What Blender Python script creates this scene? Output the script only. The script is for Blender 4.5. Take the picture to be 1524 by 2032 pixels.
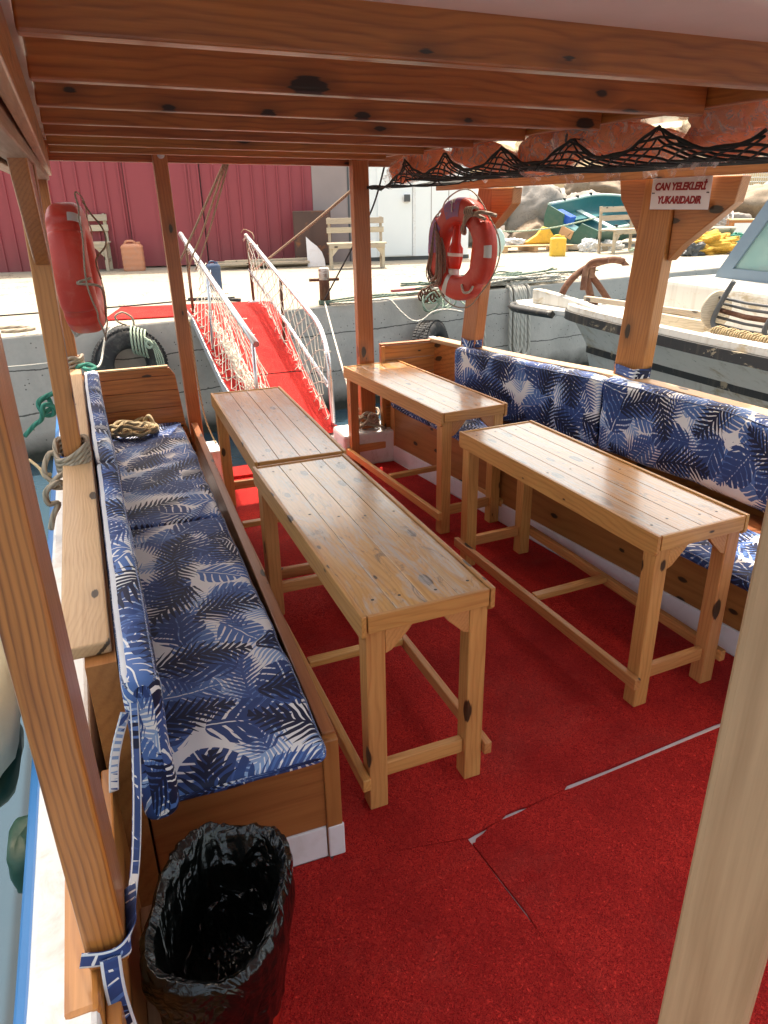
import bpy, bmesh, math, random
from mathutils import Vector, Matrix, noise
R = math.radians
rng = random.Random(7)
for o in list(bpy.data.objects): bpy.data.objects.remove(o)
S = bpy.context.scene
COL = S.collection

# ------------------------------------------------------------------ camera
cd = bpy.data.cameras.new('camera'); cam = bpy.data.objects.new('camera', cd); COL.objects.link(cam)
cd.sensor_fit = 'VERTICAL'; cd.sensor_height = 36.0; cd.lens = 36.0 * 1442.3 / 2032
cd.clip_start = 0.02; cd.clip_end = 2000
_F = Vector((0.31486, 0.86128, -0.39881)).normalized(); _R = Vector((0.93651, -0.35022, -0.01698)).normalized(); _U = _R.cross(_F)
m = Matrix.Identity(4)
for i in range(3): m[i][0] = _R[i]; m[i][1] = _U[i]; m[i][2] = -_F[i]
m.translation = (0, 0, 1.839)
cam.matrix_world = m; S.camera = cam

# ------------------------------------------------------------------ sky and sun
SUN = Vector((0.12, 0.36, 1.0)).normalized()
w = bpy.data.worlds.new('World'); S.world = w; w.use_nodes = True
wn = w.node_tree; bg = wn.nodes['Background']
sk = wn.nodes.new('ShaderNodeTexSky'); sk.sky_type = 'NISHITA'; sk.sun_disc = False
sk.sun_elevation = math.asin(SUN.z); sk.sun_rotation = math.atan2(SUN.x, SUN.y)
sk.air_density = 1.0; sk.dust_density = 4.0; sk.ozone_density = 0.6
_hz = wn.nodes.new('ShaderNodeMix'); _hz.data_type = 'RGBA'; _hz.blend_type = 'MULTIPLY'; _hz.inputs[0].default_value = 1.0
_hz.inputs[7].default_value = (1.16, 1.0, 0.74, 1.0)             # hazy, warm-white daylight
wn.links.new(sk.outputs[0], _hz.inputs[6]); wn.links.new(_hz.outputs[2], bg.inputs[0]); bg.inputs[1].default_value = 0.15
sl = bpy.data.lights.new('sun', 'SUN'); sl.energy = 2.0; sl.angle = R(0.53); sl.color = (1.0, 0.95, 0.87)
so = bpy.data.objects.new('sun', sl); COL.objects.link(so)
so.rotation_euler = (-SUN).to_track_quat('-Z', 'Y').to_euler(); so.location = SUN * 30
S.view_settings.view_transform = 'Standard'; S.view_settings.look = 'None'
S.view_settings.exposure = 1.95; S.view_settings.gamma = 1.0
S.render.engine = 'CYCLES'
S.cycles.max_bounces = 8; S.cycles.diffuse_bounces = 5; S.cycles.transparent_max_bounces = 12

# ------------------------------------------------------------------ node helpers
class NT:
    def __init__(s, nt): s.nt = nt
    def n(s, t, **kw):
        x = s.nt.nodes.new(t)
        for k, v in kw.items(): setattr(x, k, v)
        return x
    def put(s, sock, v):
        if isinstance(v, bpy.types.NodeSocket): s.nt.links.new(v, sock)
        elif isinstance(v, (tuple, list)) and len(v) == 3 and sock.type == 'RGBA': sock.default_value = (*v, 1)
        else: sock.default_value = v
    def math(s, op, a, b=0.0, c=None, clamp=False):
        x = s.n('ShaderNodeMath', operation=op, use_clamp=clamp); s.put(x.inputs[0], a); s.put(x.inputs[1], b)
        if c is not None: s.put(x.inputs[2], c)
        return x.outputs[0]
    def vmath(s, op, a, b=(0, 0, 0)):
        x = s.n('ShaderNodeVectorMath', operation=op); s.put(x.inputs[0], a); s.put(x.inputs[1], b); return x.outputs[0]
    def mix(s, f, a, b, blend='MIX'):
        x = s.n('ShaderNodeMix', data_type='RGBA', blend_type=blend); s.put(x.inputs[0], f); s.put(x.inputs[6], a); s.put(x.inputs[7], b); return x.outputs[2]
    def noise(s, v, sc, det=4.0, rough=0.55, dist=0.0):
        x = s.n('ShaderNodeTexNoise'); s.put(x.inputs['Vector'], v); x.inputs['Scale'].default_value = sc
        x.inputs['Detail'].default_value = det; x.inputs['Roughness'].default_value = rough; x.inputs['Distortion'].default_value = dist
        return x.outputs[0]
    def vor(s, v, sc, feature='F1', dims='3D', rnd=1.0):
        x = s.n('ShaderNodeTexVoronoi', feature=feature, voronoi_dimensions=dims); s.put(x.inputs['Vector'], v)
        x.inputs['Scale'].default_value = sc; x.inputs['Randomness'].default_value = rnd; return x
    def ramp(s, f, stops, interp='LINEAR'):
        x = s.n('ShaderNodeValToRGB'); s.put(x.inputs[0], f); cr = x.color_ramp; cr.interpolation = interp
        while len(cr.elements) < len(stops): cr.elements.new(0.5)
        for e, (p, c) in zip(cr.elements, stops):
            e.position = p; e.color = (*c, 1) if len(c) == 3 else c
        return x.outputs[0]
    def rampf(s, f, a, b):
        x = s.n('ShaderNodeMapRange', clamp=True); s.put(x.inputs[0], f); x.inputs[1].default_value = a; x.inputs[2].default_value = b; return x.outputs[0]
    def bump(s, h, st, d=0.01):
        x = s.n('ShaderNodeBump'); s.put(x.inputs['Height'], h); x.inputs['Strength'].default_value = st; x.inputs['Distance'].default_value = d; return x.outputs[0]
def newmat(name):
    mt = bpy.data.materials.new(name); mt.use_nodes = True; t = NT(mt.node_tree)
    return mt, t, mt.node_tree.nodes['Principled BSDF']
def objco(t): return t.n('ShaderNodeTexCoord').outputs['Object']
def scaled(t, v, s3): return t.vmath('MULTIPLY', v, s3)

def wood(name, light, dark, gloss=0.35, coat=0.0, knots=0.0, wear=0.0, ring=1.0, wearcol=(.36, .34, .32), ramt=0.34, wamt=0.13):
    mt, t, b = newmat(name)
    geo = t.n('ShaderNodeNewGeometry'); oi = t.n('ShaderNodeObjectInfo')
    off = t.math('ADD', t.math('MULTIPLY', geo.outputs['Random Per Island'], 37.0), t.math('MULTIPLY', oi.outputs['Random'], 91.0))
    cx = t.n('ShaderNodeCombineXYZ'); t.put(cx.inputs[0], off); t.put(cx.inputs[1], off); t.put(cx.inputs[2], t.math('MULTIPLY', off, 0.7))
    v = t.vmath('ADD', objco(t), cx.outputs[0])
    # growth rings: long wavy bands along local X
    fib = t.noise(scaled(t, v, (4, 130, 130)), 1.0, 4.0, 0.6)
    warp = t.noise(scaled(t, v, (1.3, 4, 4)), 1.0, 3.0)
    yy = t.n('ShaderNodeSeparateXYZ'); t.put(yy.inputs[0], v)
    rad = t.math('ADD', t.math('ADD', yy.outputs[1], t.math('MULTIPLY', yy.outputs[2], 0.83)), t.math('ADD', t.math('MULTIPLY', warp, wamt), t.math('MULTIPLY', fib, 0.006)))
    rings = t.math('SINE', t.math('MULTIPLY', rad, 380.0 * ring))
    rings = t.math('MULTIPLY_ADD', rings, 0.5, 0.5)
    big = t.noise(scaled(t, v, (1.1, 7, 7)), 1.0, 4.0, 0.6, 0.4)
    f = t.math('ADD', t.math('MULTIPLY', t.math('POWER', rings, 3.0), ramt), t.math('MULTIPLY', t.math('SUBTRACT', fib, 0.36), 1.15))
    f = t.math('ADD', f, t.math('MULTIPLY', t.math('SUBTRACT', big, 0.5), 1.3), clamp=True)
    c = t.mix(f, light, dark)
    tone = t.math('ADD', t.math('MULTIPLY', geo.outputs['Random Per Island'], 0.32), t.math('MULTIPLY_ADD', oi.outputs['Random'], 0.22, 0.76))
    c = t.mix(1.0, c, t.n('ShaderNodeCombineColor').outputs[0], 'MULTIPLY') if False else c
    hs = t.n('ShaderNodeHueSaturation'); t.put(hs.inputs['Color'], c); t.put(hs.inputs['Value'], tone); t.put(hs.inputs['Hue'], t.math('MULTIPLY_ADD', oi.outputs['Random'], 0.016, 0.492)); c = hs.outputs[0]
    if knots:
        kc = t.n('ShaderNodeCombineXYZ'); t.put(kc.inputs[0], t.math('MULTIPLY', yy.outputs[0], 3.4)); t.put(kc.inputs[1], t.math('MULTIPLY', t.math('ADD', yy.outputs[1], yy.outputs[2]), 7.5))
        kv = t.vor(kc.outputs[0], 1.0, dims='2D')
        kd = t.math('ADD', kv.outputs['Distance'], t.math('MULTIPLY', t.math('SUBTRACT', fib, 0.5), 0.12))
        sk_ = t.n('ShaderNodeSeparateColor'); t.put(sk_.inputs[0], kv.outputs['Color']); kd = t.math('ADD', t.math('ADD', kd, t.math('MULTIPLY', sk_.outputs[0], 0.13)), t.math('MULTIPLY', t.math('LESS_THAN', sk_.outputs[1], 0.5), 2.0)); halo = t.math('SUBTRACT', 1.0, t.rampf(kd, 0.12, 0.38))
        c = t.mix(t.math('MULTIPLY', halo, 0.6 * min(1, knots)), c, tuple(x * 0.4 for x in dark))
        core = t.math('SUBTRACT', 1.0, t.rampf(kd, 0.14, 0.165))
        c = t.mix(t.math('MULTIPLY', core, 0.93), c, (0.014, 0.007, 0.004))
    rough = t.math('MULTIPLY_ADD', fib, 0.25, gloss - 0.1)
    if wear:
        wn1 = t.noise(scaled(t, v, (3.0, 11, 11)), 1.0, 8.0, 0.72, 0.9)
        wm = t.math('MULTIPLY', t.rampf(wn1, 0.47, 0.58), t.rampf(fib, 0.3, 0.55))
        c = t.mix(t.math('MULTIPLY', wm, 0.85 * wear), c, wearcol)
        wn2 = t.noise(scaled(t, v, (7, 22, 22)), 1.0, 5.0, 0.7, 1.2)
        c = t.mix(t.math('MULTIPLY', t.rampf(wn2, 0.57, 0.66), 0.7 * wear), c, (0.07, 0.055, 0.05))
        rough = t.math('ADD', rough, t.math('MULTIPLY', wm, 0.08))
    t.put(b.inputs['Base Color'], c); t.put(b.inputs['Roughness'], rough)
    b.inputs['Coat Weight'].default_value = coat; b.inputs['Coat Roughness'].default_value = 0.16; b.inputs['Coat IOR'].default_value = 1.6
    t.put(b.inputs['Normal'], t.bump(t.math('ADD', fib, t.math('MULTIPLY', rings, 0.4)), 0.25, 0.002))
    if coat:
        t.put(b.inputs['Coat Normal'], t.bump(t.noise(scaled(t, v, (6, 30, 30)), 1.0, 3.0), 0.12, 0.003))
    return mt
def plain(name, col, rough=0.5, metal=0.0, var=0.15, sc=6.0, bump=0.1, dirt=None, dirtamt=0.4, coat=0.0, bsc=40.0, dth=(0.5, 0.68), spec=None):
    mt, t, b = newmat(name); v = objco(t)
    n1 = t.noise(v, sc, 5.0, 0.6, 0.3)
    c = t.mix(n1, tuple(x * (1 - var) for x in col), tuple(min(1, x * (1 + var)) for x in col))
    if dirt:
        c = t.mix(t.math('MULTIPLY', t.rampf(t.noise(v, sc * 1.7, 7.0, 0.68, 0.5), *dth), dirtamt), c, dirt)
    t.put(b.inputs['Base Color'], c); b.inputs['Metallic'].default_value = metal
    t.put(b.inputs['Roughness'], t.math('MULTIPLY_ADD', n1, 0.2, rough - 0.1))
    b.inputs['Coat Weight'].default_value = coat
    if spec is not None: b.inputs['Specular IOR Level'].default_value = spec
    if bump: t.put(b.inputs['Normal'], t.bump(t.noise(v, bsc, 5.0, 0.65), bump, 0.004))
    return mt
def ropemat(name, col, dark=0.45, turns=1.0):
    mt, t, b = newmat(name)
    uv = t.n('ShaderNodeUVMap').outputs[0]; sp = t.n('ShaderNodeSeparateXYZ'); t.put(sp.inputs[0], uv)
    ph = t.math('ADD', t.math('MULTIPLY', sp.outputs[0], turns), t.math('MULTIPLY', sp.outputs[1], 3.0))
    st = t.math('ABSOLUTE', t.math('SINE', t.math('MULTIPLY', ph, math.pi)))
    c = t.mix(t.math('POWER', st, 0.6), tuple(x * dark for x in col), col)
    c = t.mix(t.math('MULTIPLY', t.noise(objco(t), 14.0, 4.0), 0.5), c, tuple(x * 0.6 for x in col))
    t.put(b.inputs['Base Color'], c); b.inputs['Roughness'].default_value = 0.85
    t.put(b.inputs['Normal'], t.bump(st, 0.6, 0.006)); return mt

# palm-leaf print -----------------------------------------------------------
def frond_group():
    g = bpy.data.node_groups.new('frond', 'ShaderNodeTree')
    for nm in ('Scale', 'Seed', 'Leaflets', 'Width'): g.interface.new_socket(nm, in_out='INPUT', socket_type='NodeSocketFloat')
    g.interface.new_socket('UV', in_out='INPUT', socket_type='NodeSocketVector')
    g.interface.new_socket('Mask', in_out='OUTPUT', socket_type='NodeSocketFloat')
    t = NT(g); gi = t.n('NodeGroupInput'); go = t.n('NodeGroupOutput')
    I = {s.name: s for s in gi.outputs}
    cx = t.n('ShaderNodeCombineXYZ'); t.put(cx.inputs[0], I['Seed']); t.put(cx.inputs[1], t.math('MULTIPLY', I['Seed'], 1.7))
    uv = t.vmath('ADD', I['UV'], cx.outputs[0])
    vo = t.vor(uv, 4.0, dims='2D', rnd=0.8); t.put(vo.inputs['Scale'], I['Scale'])
    loc = t.vmath('SUBTRACT', uv, vo.outputs['Position'])
    sc = t.n('ShaderNodeVectorMath', operation='SCALE'); t.put(sc.inputs[0], loc); t.put(sc.inputs['Scale'], I['Scale'])
    sepc = t.n('ShaderNodeSeparateColor'); t.put(sepc.inputs[0], vo.outputs['Color'])
    ro = t.n('ShaderNodeVectorRotate', rotation_type='Z_AXIS'); t.put(ro.inputs['Vector'], sc.outputs[0]); t.put(ro.inputs['Angle'], t.math('MULTIPLY', sepc.outputs[0], 6.283))
    sp = t.n('ShaderNodeSeparateXYZ'); t.put(sp.inputs[0], ro.outputs[0]); u = sp.outputs[0]; vv = sp.outputs[1]
    vv = t.math('ADD', vv, t.math('MULTIPLY', t.math('MULTIPLY', u, u), 0.25))      # a bent midrib
    av = t.math('ABSOLUTE', vv)
    tt = t.math('DIVIDE', t.math('ADD', u, 0.62), 1.24, clamp=True)
    env = t.math('MULTIPLY', t.math('POWER', t.math('SINE', t.math('MULTIPLY', t.math('POWER', tt, 0.8), math.pi)), 0.6), I['Width'])
    rel = t.math('DIVIDE', av, t.math('ADD', env, 0.001))
    ph = t.math('SUBTRACT', u, t.math('MULTIPLY', t.math('POWER', av, 0.9), 0.85))
    fr = t.math('FRACT', t.math('MULTIPLY', ph, I['Leaflets']))
    tri = t.math('MULTIPLY', t.math('ABSOLUTE', t.math('SUBTRACT', fr, 0.5)), 2.0)     # 0 at leaflet centre
    duty = t.math('SUBTRACT', 0.76, t.math('MULTIPLY', t.math('POWER', rel, 2.0), 0.70))
    leaf = t.math('MULTIPLY', t.math('LESS_THAN', tri, duty), t.math('LESS_THAN', rel, 1.0))
    rib = t.math('MULTIPLY', t.math('LESS_THAN', av, 0.016), t.math('LESS_THAN', t.math('ABSOLUTE', u), 0.6))
    t.put(go.inputs['Mask'], t.math('MAXIMUM', leaf, rib)); return g
def monstera_group():
    g = bpy.data.node_groups.new('monstera', 'ShaderNodeTree')
    for nm in ('Scale', 'Seed', 'Slits'): g.interface.new_socket(nm, in_out='INPUT', socket_type='NodeSocketFloat')
    g.interface.new_socket('UV', in_out='INPUT', socket_type='NodeSocketVector')
    g.interface.new_socket('Mask', in_out='OUTPUT', socket_type='NodeSocketFloat')
    t = NT(g); gi = t.n('NodeGroupInput'); go = t.n('NodeGroupOutput'); I = {s.name: s for s in gi.outputs}
    cx = t.n('ShaderNodeCombineXYZ'); t.put(cx.inputs[0], I['Seed']); t.put(cx.inputs[1], t.math('MULTIPLY', I['Seed'], 2.3))
    uv = t.vmath('ADD', I['UV'], cx.outputs[0])
    vo = t.vor(uv, 4.0, dims='2D', rnd=0.75); t.put(vo.inputs['Scale'], I['Scale'])
    sc = t.n('ShaderNodeVectorMath', operation='SCALE'); t.put(sc.inputs[0], t.vmath('SUBTRACT', uv, vo.outputs['Position'])); t.put(sc.inputs['Scale'], I['Scale'])
    sepc = t.n('ShaderNodeSeparateColor'); t.put(sepc.inputs[0], vo.outputs['Color'])
    ro = t.n('ShaderNodeVectorRotate', rotation_type='Z_AXIS'); t.put(ro.inputs['Vector'], sc.outputs[0]); t.put(ro.inputs['Angle'], t.math('MULTIPLY', sepc.outputs[1], 6.283))
    sp = t.n('ShaderNodeSeparateXYZ'); t.put(sp.inputs[0], ro.outputs[0]); u = sp.outputs[0]; v = t.math('MULTIPLY', sp.outputs[1], 1.25)
    r = t.math('SQRT', t.math('ADD', t.math('MULTIPLY', u, u), t.math('MULTIPLY', v, v)))
    av = t.math('ABSOLUTE', v)
    ph = t.math('SUBTRACT', u, t.math('MULTIPLY', av, 0.55))
    fr = t.math('MULTIPLY', t.math('ABSOLUTE', t.math('SUBTRACT', t.math('FRACT', t.math('MULTIPLY', ph, I['Slits'])), 0.5)), 2.0)
    slit = t.math('MULTIPLY', t.math('LESS_THAN', fr, t.math('MULTIPLY', r, 0.85)), t.math('GREATER_THAN', av, 0.07))
    inside = t.math('LESS_THAN', r, t.math('MULTIPLY_ADD', u, -0.12, 0.42))
    rib = t.math('LESS_THAN', av, 0.012)
    mk = t.math('MULTIPLY', inside, t.math('SUBTRACT', 1.0, t.math('MAXIMUM', slit, rib)))
    t.put(go.inputs['Mask'], mk); return g
FROND = frond_group(); MONST = monstera_group()
def palm_fabric():
    mt, t, b = newmat('palm_print_fabric')
    uv = t.n('ShaderNodeUVMap').outputs[0]
    wob = t.n('ShaderNodeTexNoise'); t.put(wob.inputs['Vector'], uv); wob.inputs['Scale'].default_value = 9.0
    uv = t.vmath('ADD', uv, t.vmath('MULTIPLY', t.vmath('SUBTRACT', wob.outputs['Color'], (0.5, 0.5, 0.5)), (0.03, 0.03, 0)))
    c = None; base = (0.74, 0.73, 0.73)
    def layer(c, grp, col, **kw):
        g = t.n('ShaderNodeGroup'); g.node_tree = grp; t.put(g.inputs['UV'], uv)
        for k, v in kw.items(): g.inputs[k].default_value = v
        return t.mix(g.outputs[0], c, col)
    c = layer(base, FROND, (0.23, 0.34, 0.56), Scale=4.0, Seed=1.3, Leaflets=12.0, Width=0.34)
    c = layer(c, MONST, (0.075, 0.15, 0.38), Scale=4.5, Seed=3.1, Slits=7.0)
    c = layer(c, FROND, (0.045, 0.085, 0.25), Scale=4.2, Seed=6.2, Leaflets=11.0, Width=0.30)
    c = layer(c, MONST, (0.026, 0.055, 0.18), Scale=3.6, Seed=8.7, Slits=7.5)
    c = layer(c, FROND, (0.009, 0.013, 0.042), Scale=3.5, Seed=10.9, Leaflets=10.0, Width=0.33)
    weave = t.noise(scaled(t, uv, (1, 1, 1)), 900.0, 2.0)
    t.put(b.inputs['Base Color'], c); b.inputs['Roughness'].default_value = 0.62
    b.inputs['Specular IOR Level'].default_value = 0.3
    wr = t.noise(scaled(t, uv, (3, 9, 1)), 2.0, 4.0, 0.6, 0.8)
    t.put(b.inputs['Normal'], t.bump(t.math('ADD', t.math('MULTIPLY', weave, 0.06), wr), 0.16, 0.012)); return mt

def carpet_mat():
    mt, t, b = newmat('red_coil_carpet'); v = objco(t)
    n1 = t.noise(v, 105.0, 1.0, 0.5, 1.2); n2 = t.noise(t.vmath('ADD', v, (3.1, 7.7, 1.3)), 150.0, 1.0, 0.5, 0.8)
    r1 = t.math('SUBTRACT', 1.0, t.math('MULTIPLY', t.math('ABSOLUTE', t.math('SUBTRACT', n1, 0.5)), 7.0), clamp=True)
    r2 = t.math('SUBTRACT', 1.0, t.math('MULTIPLY', t.math('ABSOLUTE', t.math('SUBTRACT', n2, 0.5)), 7.0), clamp=True)
    h = t.math('MAXIMUM', r1, t.math('MULTIPLY', r2, 0.85))
    patch = t.noise(v, 2.6, 5.0, 0.65)
    c = t.ramp(h, [(0.0, (0.30, 0.003, 0.004)), (0.35, (0.66, 0.009, 0.011)), (1.0, (0.88, 0.05, 0.034))])
    c = t.mix(t.math('MULTIPLY', t.rampf(patch, 0.4, 0.7), 0.7), c, (0.40, 0.005, 0.007))
    dust = t.rampf(t.noise(v, 1.3, 6.0, 0.7, 0.8), 0.52, 0.75); c = t.mix(t.math('MULTIPLY', dust, 0.16), c, (0.62, 0.22, 0.17))
    spk = t.math('GREATER_THAN', t.noise(v, 60.0, 6.0, 0.8), 0.745)
    c = t.mix(t.math('MULTIPLY', spk, 0.3), c, (0.6, 0.35, 0.28))
    t.put(b.inputs['Base Color'], c); b.inputs['Roughness'].default_value = 0.75; b.inputs['Specular IOR Level'].default_value = 0.2
    t.put(b.inputs['Normal'], t.bump(h, 1.0, 0.008)); return mt

def concrete(name, col, dirt, sc=1.0, crack=True, pit=0.3):
    mt, t, b = newmat(name); v = objco(t)
    n1 = t.noise(v, 1.1 * sc, 8.0, 0.65, 0.3); n2 = t.noise(v, 22.0 * sc, 6.0, 0.7)
    c = t.mix(t.rampf(n1, 0.3, 0.72), col, dirt)
    c = t.mix(t.math('MULTIPLY', n2, 0.35), c, tuple(x * 0.7 for x in col))
    pv = t.vor(v, 26.0 * sc); sepc = t.n('ShaderNodeSeparateColor'); t.put(sepc.inputs[0], pv.outputs['Color'])
    pits = t.math('MULTIPLY', t.math('LESS_THAN', pv.outputs['Distance'], 0.13), t.math('GREATER_THAN', sepc.outputs[0], 1 - pit))
    c = t.mix(t.math('MULTIPLY', pits, 0.75), c, tuple(x * 0.22 for x in col))
    if crack:
        wv = t.noise(scaled(t, v, (0.5, 0.5, 2.0)), 1.3 * sc, 6.0, 0.6)
        ck = t.math('LESS_THAN', t.math('ABSOLUTE', t.math('SUBTRACT', wv, 0.5)), 0.0022)
        c = t.mix(t.math('MULTIPLY', ck, 0.8), c, tuple(x * 0.15 for x in col))
    t.put(b.inputs['Base Color'], c); b.inputs['Roughness'].default_value = 0.9
    t.put(b.inputs['Normal'], t.bump(t.math('SUBTRACT', n2, t.math('MULTIPLY', pits, 1.0)), 0.35, 0.01)); return mt
def quaywall_mat():
    mt, t, b = newmat('quay_wall_concrete'); v = objco(t)
    n1 = t.noise(v, 1.6, 8.0, 0.65, 0.4); n2 = t.noise(v, 25.0, 6.0, 0.7)
    c = t.mix(t.rampf(n1, 0.35, 0.7), (0.56, 0.525, 0.475), (0.36, 0.34, 0.31))
    c = t.mix(t.math('MULTIPLY', n2, 0.4), c, (0.30, 0.285, 0.26))
    sp = t.n('ShaderNodeSeparateXYZ'); t.put(sp.inputs[0], v)
    z = t.math('ADD', sp.outputs[2], t.math('MULTIPLY', t.math('SUBTRACT', t.noise(v, 3.0, 5.0), 0.5), 0.25))
    c = t.mix(t.math('SUBTRACT', 1.0, t.rampf(z, -0.42, -0.2)), c, (0.035, 0.038, 0.03))
    pv = t.vor(v, 24.0); sepc = t.n('ShaderNodeSeparateColor'); t.put(sepc.inputs[0], pv.outputs['Color'])
    pits = t.math('MULTIPLY', t.math('LESS_THAN', pv.outputs['Distance'], 0.17), t.math('GREATER_THAN', sepc.outputs[0], 0.72))
    c = t.mix(t.math('MULTIPLY', pits, 0.8), c, (0.06, 0.06, 0.055))
    jn = t.math('ADD', sp.outputs[2], t.math('MULTIPLY', t.math('SUBTRACT', t.noise(v, 1.7, 7.0, 0.65), 0.5), 0.10))
    for zz in (0.40, -0.02):
        ck = t.math('LESS_THAN', t.math('ABSOLUTE', t.math('SUBTRACT', jn, zz)), 0.006)
        c = t.mix(t.math('MULTIPLY', ck, 0.85), c, (0.04, 0.04, 0.035))
    t.put(b.inputs['Base Color'], c); b.inputs['Roughness'].default_value = 0.9
    t.put(b.inputs['Normal'], t.bump(t.math('SUBTRACT', n2, pits), 0.4, 0.012)); return mt
def hull_paint(name, col, patch, patch2, th=(0.57, 0.6)):
    mt, t, b = newmat(name); v = objco(t)
    n = t.noise(scaled(t, v, (1, 1, 2)), 2.2, 9.0, 0.7, 0.6); n2 = t.noise(v, 13.0, 7.0, 0.7)
    c = t.mix(t.math('MULTIPLY', t.noise(v, 3.0), 0.35), col, tuple(x * 0.8 for x in col))
    c = t.mix(t.math('MULTIPLY', t.rampf(n, *th), 0.9), c, patch)
    c = t.mix(t.rampf(n2, 0.655, 0.68), c, patch2)
    st_ = t.noise(scaled(t, v, (6, 6, 0.5)), 1.6, 6.0, 0.65); c = t.mix(t.math('MULTIPLY', t.rampf(st_, 0.52, 0.72), 0.45), c, tuple(x * 0.6 for x in patch))
    t.put(b.inputs['Base Color'], c); b.inputs['Roughness'].default_value = 0.5
    t.put(b.inputs['Normal'], t.bump(t.math('ADD', n, n2), 0.25, 0.008)); return mt
def water_mat():
    mt, t, b = newmat('harbour_water'); v = objco(t)
    b.inputs['Base Color'].default_value = (0.03, 0.06, 0.085, 1); b.inputs['Roughness'].default_value = 0.04; b.inputs['IOR'].default_value = 1.33
    t.put(b.inputs['Normal'], t.bump(t.noise(scaled(t, v, (1, 2, 1)), 1.6, 3.0), 0.12, 0.05)); return mt
def film_mat():
    mt, t, b = newmat('clear_plastic_film'); nt = mt.node_tree
    out = nt.nodes['Material Output']; v = objco(t)
    n = t.noise(scaled(t, v, (1, 1, 1)), 12.0, 3.0, 0.55, 2.6)
    nr = t.bump(n, 1.0, 0.06)
    gl = t.n('ShaderNodeBsdfGlossy'); gl.inputs['Roughness'].default_value = 0.16; t.put(gl.inputs['Normal'], nr)
    df = t.n('ShaderNodeBsdfDiffuse'); df.inputs['Color'].default_value = (0.95, 0.88, 0.83, 1)
    tl = t.n('ShaderNodeBsdfTranslucent'); tl.inputs['Color'].default_value = (0.95, 0.88, 0.83, 1)
    m0 = t.n('ShaderNodeMixShader'); m0.inputs[0].default_value = 0.4; nt.links.new(df.outputs[0], m0.inputs[1]); nt.links.new(tl.outputs[0], m0.inputs[2])
    tr = t.n('ShaderNodeBsdfTransparent'); tr.inputs['Color'].default_value = (0.97, 0.95, 0.94, 1)
    m1 = t.n('ShaderNodeMixShader'); m1.inputs[0].default_value = 0.16; nt.links.new(m0.outputs[0], m1.inputs[1]); nt.links.new(gl.outputs[0], m1.inputs[2])
    fac = t.math('MULTIPLY_ADD', t.rampf(n, 0.45, 0.72), 0.42, 0.12)
    m2 = t.n('ShaderNodeMixShader'); t.put(m2.inputs[0], fac); nt.links.new(tr.outputs[0], m2.inputs[1]); nt.links.new(m1.outputs[0], m2.inputs[2])
    nt.links.new(m2.outputs[0], out.inputs['Surface']); return mt
def glass_mat():
    mt, t, b = newmat('tinted_glass'); b.inputs['Base Color'].default_value = (0.35, 0.55, 0.54, 1); b.inputs['Roughness'].default_value = 0.08
    b.inputs['Transmission Weight'].default_value = 0.55; return mt
def redwall_mat():
    mt, t, b = newmat('red_profiled_sheet'); v = objco(t)
    n = t.noise(scaled(t, v, (1, 1, 0.35)), 2.5, 7.0, 0.65)
    c = t.mix(n, (0.31, 0.047, 0.062), (0.235, 0.036, 0.047))
    sp = t.n('ShaderNodeSeparateXYZ'); t.put(sp.inputs[0], v)
    low = t.math('MULTIPLY', t.math('SUBTRACT', 1.0, t.rampf(sp.outputs[2], 0.0, 0.6)), t.noise(v, 6.0, 6.0, 0.7))
    c = t.mix(t.math('MULTIPLY', low, 0.6), c, (0.18, 0.09, 0.08))
    t.put(b.inputs['Base Color'], c); b.inputs['Roughness'].default_value = 0.55; return mt
def bag_mat():
    mt, t, b = newmat('black_bin_liner'); v = objco(t)
    b.inputs['Base Color'].default_value = (0.0025, 0.003, 0.0025, 1); b.inputs['Roughness'].default_value = 0.17; b.inputs['Specular IOR Level'].default_value = 0.55
    n = t.noise(v, 8.0, 2.0, 0.5, 2.6); n2 = t.noise(v, 34.0, 4.0, 0.6, 2.0)
    t.put(b.inputs['Normal'], t.bump(t.math('ADD', n, t.math('MULTIPLY', n2, 0.07)), 0.75, 0.03)); return mt
def stencil_band(name, col, band): return plain(name, col, 0.45)

M = {}
M['beam'] = wood('varnished_roof_timber', (0.46, 0.15, 0.028), (0.18, 0.045, 0.009), 0.4, 0.15, knots=1.0)
M['post'] = wood('orange_pine_post', (0.50, 0.19, 0.05), (0.27, 0.085, 0.02), 0.36, 0.25, knots=0.9)
M['leg'] = wood('light_pine', (0.62, 0.30, 0.095), (0.41, 0.155, 0.04), 0.42, 0.1, knots=0.35)
M['top'] = wood('varnished_worn_tabletop', (0.58, 0.295, 0.095), (0.36, 0.145, 0.04), 0.32, 1.0, knots=0.3, wear=0.85, wearcol=(.50, .46, .42))
M['trim'] = wood('table_trim_pine', (0.58, 0.28, 0.085), (0.36, 0.135, 0.036), 0.38, 0.2, knots=0.2)
M['panel'] = wood('brown_plywood', (0.34, 0.125, 0.036), (0.22, 0.07, 0.018), 0.42, 0.15, knots=0.15, ring=0.35)
M['board'] = wood('end_board_pine', (0.48, 0.165, 0.04), (0.19, 0.052, 0.012), 0.4, 0.2, ring=0.6, knots=0.3)
M['cap'] = wood('pale_cap_rail', (0.56, 0.36, 0.19), (0.40, 0.235, 0.115), 0.5, 0.1, knots=0.3, ring=1.6)
M['grey'] = wood('weathered_grey_wood', (0.50, 0.42, 0.31), (0.28, 0.215, 0.15), 0.8, 0, knots=0.2, wear=0.3)
M['nearpost'] = wood('close_grained_post', (0.45, 0.155, 0.036), (0.14, 0.036, 0.009), 0.38, 0.2, ring=1.7, ramt=0.5, wamt=0.045)
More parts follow.
